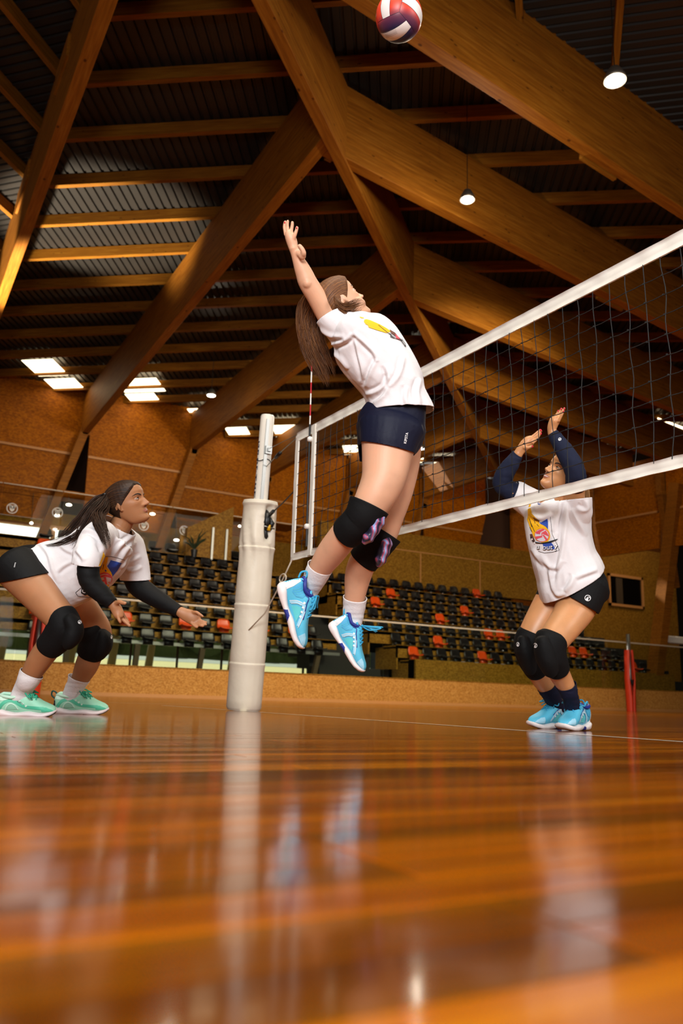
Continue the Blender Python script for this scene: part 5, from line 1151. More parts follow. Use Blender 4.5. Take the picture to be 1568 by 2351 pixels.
# ================= spiking player =================
def spiker():
    D = 3.40
    P = empty('person', (0, 0, 0), 'woman leaping to spike, arm drawn back, white t-shirt, navy shorts, bright blue shoes', 'person')
    mb = MB(); arm = [(768, 752, 25, 3.40), (753, 727, 24.5, 3.39), (727, 682, 22.5, 3.36), (714, 661, 22, 3.345), (705, 645, 21.5, 3.335), (699, 630, 20, 3.33), (690, 609, 16.5, 3.32), (682, 592, 12.2, 3.31), (677, 580, 10.2, 3.305, 1.15), (674, 569, 10.5, 3.30, 1.2)]
    limb(mb, R_(arm, D), 4, 22); blob(mb, 706, 651, 3.315, .022)
    # hand
    limb(mb, R_([(678, 584, 9.5, 3.305, 1.1), (673, 566, 11.5, 3.305, 1.15), (669, 552, 12.5, 3.305, 1.25), (665, 541, 11.5, 3.305, 1.3), (662, 534, 8.5, 3.305, 1.25)], D), 4, 20)
    for pts in ([(657, 541, 3.335), (654.5, 530, 3.345), (653, 519, 3.35), (655, 509, 3.35)], [(661, 539, 3.318), (660, 525, 3.322), (659.5, 516, 3.322), (660.5, 507.5, 3.32)], [(667, 538, 3.30), (669.5, 525, 3.30), (671, 516, 3.298), (671, 510, 3.296)], [(674, 548, 3.285), (677.5, 538, 3.28), (680.5, 529, 3.278), (682, 522, 3.276)]): finger(mb, pts, .0082, .0064)
    finger(mb, [(681, 577, 3.30), (690, 585, 3.28), (697, 583, 3.262), (694, 573, 3.256), (687, 564, 3.256)], .0135, .0085); blob(mb, 694, 588, 3.275, .015)
    # far arm, swung forward and hidden behind the chest
    limb(mb, R_([(800, 752, 24, 3.60), (850, 775, 22, 3.66), (890, 810, 20, 3.68), (912, 845, 14, 3.64), (922, 872, 10, 3.62)], D), 4, 18)
    limb(mb, R_([(922, 872, 10, 3.62), (928, 890, 13, 3.61), (931, 905, 12, 3.60)], D), 3, 14)
    for i in range(4): finger(mb, [(926+i*3, 902, 3.62-.02*i), (930+i*3, 918, 3.62-.02*i), (928+i*3, 930, 3.615-.02*i)])
    finger(mb, [(922, 885, 3.58), (934, 892, 3.56), (942, 903, 3.56)])
    # trunk, neck
    limb(mb, R_([(897, 1000, 66, 3.40, 1.1), (905, 955, 58, 3.4, 1.15), (902, 910, 48, 3.4, 1.3), (872, 845, 52, 3.4, 1.35), (838, 790, 52, 3.4, 1.4), (814, 758, 30, 3.41, 1.9), (808, 742, 20, 3.42, 1.2)], D), 4, 26)
    limb(mb, R_([(800, 752, 27, 3.43), (806, 730, 25, 3.43), (812, 712, 24.5, 3.43), (815, 695, 25, 3.43)], D), 4, 20)
    Mh = head_frame(819, 746.5, 3.43, (.766, -.643), (-.643, -.766), -.36, .2255); add_head(mb, Mh)
    # legs
    nl = [(898, 985, 74, 3.36, 1.0), (889, 1040, 59, 3.32, 1.05), (881, 1097, 51.5, 3.28, 1.0), (861, 1142, 45, 3.26), (836, 1182, 38.5, 3.26), (814, 1207, 36, 3.28), (794, 1225, 34.5, 3.32), (762, 1266, 33, 3.39), (742, 1294, 28.5, 3.43), (724, 1325, 22, 3.47), (708, 1358, 17.5, 3.5), (694, 1382, 16, 3.5)]
    fl = [(905, 990, 66, 3.50), (912, 1060, 52, 3.50), (903, 1130, 44, 3.48), (890, 1185, 37, 3.46), (876, 1228, 35, 3.46), (852, 1262, 33.5, 3.48), (832, 1293, 32, 3.50), (822, 1322, 30.5, 3.53), (816, 1360, 25, 3.55), (811, 1400, 19.5, 3.57), (806, 1440, 17.5, 3.58), (798, 1462, 16, 3.58)]
    limb(mb, R_(nl, D), 7, 44); limb(mb, R_(fl, D), 7, 44)
    me = smoothshade(remesh(mb, .0037, 9, 'body')); body = link('body', me, M['skin_spiker'], P)
    face_parts(Mh, body, body, M['brow'], (1, -.3, .3))
    # hair
    hl = lambda t: np.interp(t, [0, .5, .9, 1.25, 1.55, 1.9, 2.4, PI], [.80, .785, .70, .55, .44, .30, .20, .16])
    hair_cap(Mh, M['hair_brown'], P, hl, .026)
    g1 = [(752, 672, 3.44, .5), (738, 668, 3.48, .9), (716, 690, 3.50, 1.0), (704, 730, 3.52, 1.15), (712, 785, 3.52, 1.1), (738, 842, 3.52, .8), (756, 893, 3.52, .35)]
    g2 = [(752, 672, 3.44, .5), (730, 672, 3.48, .9), (704, 700, 3.51, 1.0), (696, 745, 3.52, .9), (706, 800, 3.53, .8), (728, 850, 3.53, .6), (742, 880, 3.53, .3)]
    g3 = [(752, 672, 3.44, .5), (734, 682, 3.46, .8), (722, 722, 3.50, 1.0), (728, 780, 3.5, 1.0), (752, 830, 3.5, .7), (770, 872, 3.5, .3)]
    strands('ponytail', [g1, g2, g3, g1], M['hair_brown'], P, 520, .036, .0019, 1, 3)
    strands('loose_hair', [[(772, 690, 3.33, .4), (786, 704, 3.305, .7), (802, 704, 3.30, .9), (818, 697, 3.305, .9), (833, 692, 3.31, .5)], [(770, 684, 3.34, .4), (780, 706, 3.31, .7), (796, 716, 3.30, .8), (815, 710, 3.305, .9), (830, 700, 3.31, .6)]], M['hair_brown'], P, 260, .021, .0010, 1, 8)
    q = MB(); q.tube([atd(754+8*math.cos(a), 676+12*math.sin(a), 3.42+.03*math.sin(a)) for a in np.linspace(0, 2*PI, 16)], .006, 8); q.obj('hair_tie', M['black'], P, True)
    # t-shirt
    body_rows = R_([(809, 752, 34, 3.41, 2.0), (824, 773, 66, 3.40, 1.42), (845, 798, 75, 3.4, 1.22), (866, 826, 75, 3.4, 1.2), (893, 866, 69, 3.4, 1.25), (909, 910, 66, 3.4, 1.25), (917, 950, 77, 3.4, 1.15), (920, 985, 82, 3.4, 1.1)], D)
    sl = R_([(812, 778, 42, 3.37, 1.0), (785, 752, 40, 3.36), (765, 735, 34, 3.36), (752, 716, 31, 3.365), (744, 702, 30, 3.37)], D)
    fs = R_([(822, 784, 34, 3.50), (846, 784, 33, 3.60), (870, 792, 32, 3.64), (884, 806, 30, 3.65)], D)
    hemn = pdir(.02, 1.0); hp = atd(918, 945, 3.40)
    scuts = [(hp, pdir(.06, 1.0, -.05), .5), (atd(757, 728, 3.38), pdir(-.50, -.86), .10), (atd(809, 737, 3.42), pdir(.12, -1, 0), .09), (atd(880, 800, 3.65), pdir(.8, .6), .09)]
    shirt = garment('t_shirt', [(body_rows, dict(n=5, seg=36, sq=2.2)), (sl, dict(n=5, seg=26)), (fs, dict(n=4, seg=20))], .0055, M['tshirt'], P, scuts, 7, [(.012, 6, 3, pdir(.85, .5), 3.0), (.005, 15, 9, pdir(.6, .8), 3.5)], creases=(SPF, .011, 5.5))
    bv = bvh_of(shirt)
    pr = [([(836, 734.5), (841, 733.5), (850, 736), (872, 745.5), (888, 755), (898, 762), (889, 763), (870, 757), (850, 750), (839, 744.5), (835, 739)], 0, 1), ([(844, 748), (850, 748), (866, 753), (880, 758), (893, 764), (886, 765), (866, 759), (846, 752)], 0, 2), ([(824, 727.5), (834, 730), (836, 732), (828, 731)], 0, 2), ([(893, 757), (906, 765), (916, 778), (910, 775), (897, 766)], 5, 3), ([(906, 768), (915, 776), (918, 782), (908, 778)], 3, 4)]
    pr += strokes([(868, 747), (886, 762), (897, 771), (905, 775)], 1.0, 2, 3)+strokes([(893, 766), (900, 776), (912, 779), (922, 784), (915, 777)], 1.4, 2, 4)+strokes([(916, 778), (922, 787), (930, 797), (928, 790), (920, 779)], 1.2, 2, 4)+strokes([(897, 768), (895, 774), (904, 778)], 1.2, 2, 4)
    decal('shirt_print', pr, bv, PRINT, shirt)
    # shorts
    sb = R_([(916, 905, 62, 3.40, 1.15), (909, 940, 69, 3.40, 1.15), (900, 972, 78, 3.40, 1.1), (896, 1000, 76, 3.40, 1.05), (890, 1022, 66, 3.42, 1.0)], D)
    sn = R_([(898, 985, 76, 3.345, .92), (893, 1012, 67, 3.33, 1.03), (889.5, 1040, 61.5, 3.32, 1.07), (885, 1075, 56, 3.30, 1.05)], D); sf = R_([(890, 985, 72, 3.46), (884, 1025, 64, 3.50), (882, 1060, 58, 3.50), (882, 1100, 55, 3.5)], D)
    shorts = garment('shorts', [(sb, dict(n=5, seg=32)), (sn, dict(n=5, seg=28)), (sf, dict(n=5, seg=28))], .0055, M['navy'], P, [(atd(890, 1028, 3.32), pdir(-.22, 1.0, 0), .175), (atd(868, 1072, 3.52), pdir(-.3, 1.0, .1), .13)], 9, [(.0035, 6, 5, pdir(.95, .25), 7.0)])
    bs = bvh_of(shorts)
    decal('shorts_lettering', text_polys('KIPSTA', (931.5, 1019), (.20, -.98), (-.98, -.20), 8.2, 6, 1, .12), bs, PRINT, shorts)
    # knee pads
    for rows, nm, ppx in ((R_([(848, 1160, 46.5, 3.262), (838, 1180, 43, 3.26), (826, 1197, 40.5, 3.27), (812, 1210, 38, 3.28), (797, 1223, 36.5, 3.31)], D), 'near', [(876, 1189), (881, 1186), (882.5, 1196), (872, 1216), (857, 1234), (842, 1244), (832, 1246), (828, 1236), (834, 1228), (846, 1222), (858, 1204)]), (R_([(884, 1222, 39.5, 3.46), (875, 1236, 38, 3.46), (860, 1256, 36.5, 3.475), (846, 1273, 35.5, 3.49), (834, 1288, 33.5, 3.5)], D), 'far', [(888, 1236), (896, 1234), (904, 1238), (905, 1246), (899, 1266), (888, 1285), (876, 1298), (862, 1296), (859, 1287), (868, 1280), (875, 1268), (880, 1250)])):
        kp = sleeve_band('knee_pad', rows, M['pad_black'], P, .003, n=6, wr=.002, seed=3)
        q = MB(); c = np.mean(np.array(ppx), axis=0); dd = np.mean([r[2] for r in rows])-(.055 if nm == 'near' else .085)
        A_ = np.array(ppx); ax = A_[:2].mean(0); bx = A_[len(A_)//2:len(A_)//2+2].mean(0)
        lo = [(ax[0]+(bx[0]-ax[0])*t, ax[1]+(bx[1]-ax[1])*t, dd, 15*(1-.14*abs(math.cos(3*PI*t)))*min(1, .55+3*t, .55+3*(1-t))) for t in np.linspace(-.02, 1.02, 16)]
        limb(q, [(r[0], r[1], r[2]+.02, r[3], 2.2) for r in lo], 2, 18); pm, nt, b_ = newmat('pad_print_'+nm); tc = N(nt, 'ShaderNodeTexCoord'); wv = N(nt, 'ShaderNodeTexWave', i_Scale=9, i_Distortion=7, i_Detail=2); nt.links.new(tc.outputs['Object'], wv.inputs['Vector']); r_ = ramp(nt, wv.outputs['Fac'], [(0, '#1b1b2c'), (.35, '#5a4a72'), (.6, '#c8475a'), (.8, '#a77fa8'), (1, '#8fa6d8')]); nt.links.new(r_.outputs[0], b_.inputs['Base Color']); b_.inputs['Roughness'].default_value = .4
        o = q.obj('gel_pad', pm, kp, True); tag(o, 'moulded pink and violet gel pad')
    # socks
    sleeve_band('sock', R_([(735, 1302, 29.1, 3.445), (728, 1317, 27.1, 3.46), (719, 1334, 25.1, 3.48), (710, 1352, 22.1, 3.5), (701, 1369, 21.1, 3.5), (694, 1382, 19.6, 3.5)], D), M['sock_white'], P, .001, n=8, wr=.002, seed=4)
    sleeve_band('sock', R_([(815.5, 1372, 27.1, 3.555), (813.5, 1390, 25.1, 3.565), (811.5, 1408, 23.6, 3.575), (809, 1425, 22.1, 3.58), (806, 1442, 21.1, 3.58), (799, 1460, 19.6, 3.58)], D), M['sock_white'], P, .001, n=8, wr=.002, seed=6)
    # shoes: left one pointing down, soles to the left
    so, up, T = shoe(P, (634, 1340), (682, 1494), 3.44, 3.42, (.93, -.30, -.12), .28, BLUE, 1.0, 1)
    blue_trim(so, up, T)
    so, up, T = shoe(P, (751, 1434), (826, 1549), 3.56, 3.52, (.83, -.50, -.16), .28, BLUE, 1.0, 2, .0, 'shoe', tuple(pdir(.95, .05, -.1)))
    blue_trim(so, up, T)
    for (x, y, d) in ((653.5, 511, 3.345), (681, 523, 3.27)):
        q = MB(); blob(q, x, y, d, .0042, .7, 1.2); q.obj('fingernail', M['nail_red'], body, True)
    settle(P, atz(870, 1668, 0))
# ================= crouching player on the left =================
def receiver():
    D = 4.1
    P = empty('person', (0, 0, 0), 'dark haired woman crouching, white t-shirt, black arm sleeves, mint green shoes, looking up', 'person')
    mb = MB()
    # near arm
    limb(mb, R_([(224, 1224, 27, 3.97), (212, 1258, 24, 3.88), (204, 1300, 22.5, 3.81), (203, 1325, 22, 3.80), (213, 1344, 21, 3.80), (232, 1362, 18.5, 3.80), (248, 1377, 14.5, 3.80), (258, 1387, 11.5, 3.80)], D), 4, 20)
    limb(mb, R_([(256, 1385, 11, 3.80), (264, 1393, 12.5, 3.80, .9), (269, 1402, 13, 3.80, .8), (273, 1411, 12, 3.795, .75), (276, 1417, 9, 3.79, .7)], D), 4, 18)
    finger(mb, [(264, 1388, 3.795), (273, 1382, 3.775), (281, 1384, 3.765), (288, 1385, 3.76)], .0115, .0078)
    finger(mb, [(276, 1411, 3.80), (281, 1421, 3.80), (290, 1430, 3.795), (298, 1437, 3.79)], .0092, .0068); finger(mb, [(270, 1411, 3.785), (272, 1419, 3.775), (274.5, 1425, 3.77), (276.5, 1429, 3.77)], .009, .0066)
    finger(mb, [(279, 1410, 3.82), (284, 1419, 3.83), (291, 1426, 3.83), (296, 1431, 3.83)], .0088, .0066); finger(mb, [(281, 1407, 3.835), (286, 1416, 3.845), (291, 1422, 3.85), (294, 1426, 3.85)], .008, .006)
    # far arm
    limb(mb, R_([(285, 1240, 28, 4.28), (298, 1285, 24, 4.32), (306, 1322, 22.5, 4.33), (318, 1345, 22, 4.32), (345, 1365, 19.5, 4.29), (380, 1386, 15.5, 4.25), (402, 1399, 12, 4.22), (414, 1405, 11, 4.21)], D), 4, 20)
    limb(mb, R_([(411, 1403, 11.5, 4.21, .8), (424, 1410, 14, 4.205, .62), (438, 1416, 16, 4.20, .55), (449, 1422, 15.5, 4.20, .5), (455, 1426, 11, 4.20, .5)], D), 4, 20)
    for pts, r0 in (([(451, 1420, 4.20), (459, 1424, 4.195), (467, 1427, 4.19), (474, 1429, 4.19)], .0082), ([(450, 1425, 4.195), (459, 1430, 4.185), (467, 1433, 4.18), (473.5, 1434.5, 4.18)], .0084), ([(447, 1429, 4.19), (455, 1434, 4.18), (461, 1436.5, 4.17), (466.5, 1437.5, 4.17)], .0082), ([(439, 1430, 4.185), (445, 1436, 4.175), (449, 1439, 4.17), (453, 1440.5, 4.17)], .0075), ([(440, 1406, 4.20), (451, 1406, 4.185), (459, 1411, 4.18), (466, 1415.5, 4.175)], .0105)): finger(mb, pts, r0, .006)
    # trunk and neck
    limb(mb, R_([(55, 1314, 44, 4.1, 1.35), (95, 1306, 48, 4.1, 1.25), (150, 1298, 48, 4.1, 1.1), (205, 1274, 50, 4.1, 1.05), (240, 1248, 46, 4.12, 1.35), (262, 1228, 34, 4.12, 1.6), (272, 1213, 26, 4.12, 1.2)], D), 4, 26)
    limb(mb, R_([(262, 1228, 30, 4.12), (276, 1208, 25.5, 4.12), (284, 1193, 24.5, 4.12), (292, 1176, 25, 4.12)], D), 4, 20)
    Mh = head_frame(306.5, 1206, 4.10, (.96, -.28), (-.28, -.96), .22, .2265); add_head(mb, Mh)
    # legs
    nl = [(40, 1305, 50, 4.0, 1.1), (70, 1340, 45, 3.95, 1.05), (108, 1384, 39, 3.88), (138, 1418, 35, 3.83), (148, 1440, 35, 3.82), (134, 1462, 33, 3.83), (112, 1486, 29.5, 3.85), (92, 1514, 27.5, 3.87), (74, 1543, 23.5, 3.89), (60, 1568, 19, 3.905), (50, 1590, 16, 3.92), (43, 1608, 14.5, 3.92)]
    fl = [(80, 1310, 48, 4.25), (130, 1345, 42, 4.32), (172, 1378, 37, 4.40), (206, 1420, 33, 4.46), (222, 1450, 33, 4.48), (219, 1478, 31.5, 4.49), (208, 1505, 27, 4.5), (198, 1530, 26, 4.5), (186, 1555, 21, 4.5), (175, 1577, 17, 4.5), (167, 1594, 14, 4.5), (161, 1608, 12.5, 4.5)]
    limb(mb, R_(nl, D), 7, 44); limb(mb, R_(fl, D), 7, 44)
    me = smoothshade(remesh(mb, .0038, 9, 'body')); body = link('body', me, M['skin_left'], P)
    face_parts(Mh, body, body, M['brow'], (.9, -.05, .62))
    hl = lambda t: np.interp(t, [0, .45, .85, 1.2, 1.45, 1.75, 2.3, PI], [.845, .82, .72, .60, .50, .36, .20, .15])
    hair_cap(Mh, M['hair_dark'], P, hl, .03)
    ga = [(242, 1142, 4.08, .6), (228, 1150, 4.07, .9), (205, 1172, 4.06, .9), (180, 1202, 4.05, .9), (150, 1230, 4.04, .7), (110, 1248, 4.04, .4)]
    gb = [(242, 1146, 4.07, .6), (230, 1160, 4.02, .9), (210, 1184, 3.96, 1), (193, 1212, 3.93, .8), (178, 1238, 3.92, .6), (164, 1260, 3.93, .3)]
    gc = [(244, 1150, 4.05, .6), (236, 1170, 3.97, .8), (224, 1186, 3.88, .9), (228, 1208, 3.82, .9), (239, 1234, 3.78, .7), (248, 1264, 3.77, .3)]
    gd = [(248, 1140, 4.06, .6), (240, 1160, 4.02, .9), (214, 1190, 3.96, .8), (190, 1220, 3.95, .6), (140, 1246, 3.98, .4), (90, 1254, 4.02, .2)]
    strands('ponytail', [ga, gb, gc, gd, gc], M['hair_dark'], P, 520, .034, .0019, 1, 5)
    q = MB(); q.tube([atd(240+7*math.cos(a), 1144+10*math.sin(a), 4.07+.025*math.sin(a)) for a in np.linspace(0, 2*PI, 16)], .006, 8); q.obj('hair_tie', M['black'], P, True)
    # t-shirt
    br = R_([(272, 1214, 40, 4.12, 1.5), (258, 1230, 54, 4.12, 1.5), (238, 1254, 68, 4.1, 1.15), (208, 1284, 76, 4.1, .84), (166, 1309, 79, 4.1, .82), (122, 1326, 81, 4.1, .95), (95, 1340, 80, 4.1, 1.0)], D)
    sn = R_([(240, 1234, 36, 4.02), (224, 1234, 35, 3.93), (209, 1262, 33, 3.855), (199, 1290, 31.5, 3.81), (193, 1318, 31, 3.80)], D); sf = R_([(262, 1240, 36, 4.22), (290, 1250, 34, 4.28), (304, 1288, 33, 4.32), (309, 1320, 32, 4.33), (313, 1345, 31, 4.33)], D)
    hem = Vector(atd(117, 1326, 4.1)); hd = pdir(-.79, .61); shirt = garment('t_shirt', [(br, dict(n=5, seg=36, sq=2.2)), (sn, dict(n=5, seg=26)), (sf, dict(n=5, seg=26))], .0058, M['tshirt'], P, [(hem, hd, .52), (atd(197, 1297, 3.81), pdir(-.12, 1.0), .095), (atd(308, 1331, 4.33), pdir(0, 1.0), .11), (atd(278, 1208, 4.12), pdir(.55, -.83), .12)], 7, [(.010, 6, 1, pdir(-.1, .95), 3.0), (.004, 15, 4, pdir(.5, .9), 3.0)], creases=(RCF, .009, 5.0))
    bv = bvh_of(shirt); z = lambda x, y: (100+x/5.807, 1090+y/5.807)
    pr = [([z(*p) for p in [(795, 1020), (808, 1060), (820, 1110), (835, 1090), (845, 1120), (858, 1100), (850, 1160), (835, 1200), (850, 1240), (880, 1270), (910, 1310), (915, 1350), (870, 1320), (790, 1310), (720, 1350), (700, 1300), (730, 1210), (770, 1110)]], 0, 1), ([z(*p) for p in [(895, 1135), (1040, 1175), (985, 1270), (915, 1355), (900, 1300), (850, 1215)]], 1, 1), ([z(*p) for p in [(820, 1255), (840, 1275), (830, 1290), (815, 1275)]], 1, 2)]
    cx, cy = z(812, 1385); pr += [(circ(cx, cy, 17.5, 15.5), 3, 2), (circ(cx+.5, cy+1, 15, 13), 4, 3), ([(cx-9, cy-8), (cx+2, cy-11), (cx+11, cy-9), (cx+15, cy-2), (cx+9, cy-4), (cx, cy-6), (cx-10, cy-3)], 3, 4), ([(cx-2, cy-5), (cx+3, cy-5), (cx+6, cy+12), (cx+1, cy+13)], 3, 4), ([(cx-14, cy+3), (cx+2, cy+1), (cx+2, cy+5), (cx-13, cy+8)], 3, 4)]
    pr += strokes([z(*p) for p in [(820, 1085), (940, 1095), (1078, 1135)]], .9, 2, 1)+[(circ(cx+1, cy+1, 19, 17)[3:9]+circ(cx, cy, 16, 14)[3:9][::-1], 0, 3)]
    q8 = lambda x, y: (x/2.8, 1050+y/2.8)
    pr += strokes([q8(*p) for p in [(530, 830), (485, 868), (500, 890), (570, 900), (600, 890)]], 1.0, 2, 1)+[([q8(*p) for p in [(525, 838), (590, 820), (600, 870), (545, 885), (520, 870)]], 2, 2)]+text_polys('OUT', q8(528, 872), (.98, -.15), (-.15, -.98), 14, 6, 3, .3)
    for a_, b_ in (((775, 1180), (760, 1260)), ((805, 1190), (790, 1260)), ((745, 1270), (738, 1300))): pr += strokes([z(*a_), z(*b_)], 1.1, 2, 3)
    decal('shirt_print', pr, bv, PRINT, shirt)
    # shorts
    sb = R_([(112, 1306, 44, 4.1, 1.1), (85, 1303, 52, 4.1, 1.2), (55, 1308, 53, 4.1, 1.3), (35, 1318, 42, 4.1, 1.35)], D); sl = R_([(40, 1303, 52, 4.0, 1.1), (62, 1326, 49, 3.965, 1.1), (80, 1350, 46, 3.94, 1.1)], D); s2 = R_([(80, 1308, 51, 4.24), (112, 1334, 47, 4.29), (140, 1355, 43, 4.34)], D)
    shorts = garment('shorts', [(sb, dict(n=5, seg=30)), (sl, dict(n=5, seg=28)), (s2, dict(n=5, seg=26))], .0058, M['blackcloth'], P, [(atd(58, 1326, 3.95), pdir(.22, 1.0), .135), (atd(120, 1340, 4.31), pdir(.6, .8), .12)], 9, [(.003, 6, 8, pdir(.6, .8), 5.0)])
    decal('shorts_lettering', text_polys('KIPSTA', (34.5, 1303), (.25, -.97), (-.97, -.25), 3.6, 6, 1, .03), bvh_of(shorts), PRINT, shorts)
    # arm sleeves
    sleeve_band('arm_sleeve', R_([(205, 1288, 24.5, 3.82), (203, 1308, 24, 3.805), (204, 1326, 23.5, 3.80), (214, 1345, 22.5, 3.80), (232, 1362, 20, 3.80), (248, 1377, 16, 3.80), (257, 1386, 13.5, 3.80)], D), M['blackcloth'], P, .001, n=6, wr=.002)
    sleeve_band('arm_sleeve', R_([(306, 1318, 25, 4.33), (318, 1345, 24, 4.32), (345, 1365, 21.5, 4.29), (380, 1386, 17.5, 4.25), (402, 1399, 14.5, 4.22), (412, 1404, 13, 4.21)], D), M['blackcloth'], P, .001, n=6, wr=.002)
    # knee pads
    def kneepad(rows, padrows, lg):
        mb2 = MB(); limb(mb2, rows, 5, 26, True, .003); limb(mb2, padrows, 4, 22); me2 = remesh(mb2, .0052, 16, 'knee_pad'); folds(me2, .0025, 9, 2, pdir(.5, .8), 3); smoothshade(me2); o = link('knee_pad', me2, M['pad_black'], P)
        decal('emblem', lg, bvh_of(o), PRINT, o, .0012); return o
    kneepad(R_([(140, 1414, 34, 3.83), (147, 1435, 36, 3.82), (138, 1456, 35, 3.83), (122, 1476, 31.5, 3.84), (113, 1484, 30, 3.85)], D), R_([(158, 1420, 16, 3.80, 2.0), (168, 1440, 22, 3.80, 1.6), (166, 1458, 23, 3.80, 1.6), (160, 1472, 17, 3.81, 1.9)], D), logo(182.5, 1428.5, 4.3, .2))
    kneepad(R_([(208, 1441, 33, 4.46), (219, 1459, 34.5, 4.48), (217, 1480, 33.5, 4.49), (207, 1500, 29.5, 4.5)], D), R_([(234, 1450, 12, 4.46, 2.4), (238, 1468, 20, 4.46, 1.7), (236, 1486, 20, 4.47, 1.7), (230, 1502, 14, 4.48, 2.0)], D), logo(255.5, 1463, 4, .2, .25, 6, .5))
    sleeve_band('sock', R_([(73, 1545.5, 26.6, 3.89), (66, 1559, 24.6, 3.89), (58, 1573, 21.5, 3.91), (51, 1588, 21, 3.92, .82), (44, 1603, 20, 3.92, .75), (40, 1617, 18, 3.92, .7)], D), M['sock_white'], P, .001, n=8, wr=.002, seed=2)
    sleeve_band('sock', R_([(181.5, 1556.5, 24.6, 4.5), (176, 1570, 21.1, 4.5), (170, 1582, 20.2, 4.5, .9), (166, 1593, 20, 4.5, .82), (161, 1606, 19, 4.5, .75), (158, 1616, 17, 4.5, .7)], D), M['sock_white'], P, .001, n=8, wr=.002, seed=3)
    # shoes
    zz = lambda x, y: (x/5.807, 1560+y/5.807)
    g0 = atz(-8, 1645.5, 0.0); g1 = atz(127.5, 1647.5, 0.0); h0 = atz(124, 1639.5, 0); h1 = atz(249, 1641, 0)
    so, up, T = shoe(P, (-9, 1644), (128.5, 1646), 3.92, 3.92, (0, -1, 0), .29, MINT, .80, 5, name='shoe', st=1.38)
    mint_trim(so, up, T, True)
    so, up, T = shoe(P, (124, 1638.5), (249, 1640), 4.5, 4.5, (0, -1, 0), .29, MINT, .80, 6, name='shoe', st=1.38)
    mint_trim(so, up, T)
    settle(P, atz(110, 1642, 0))
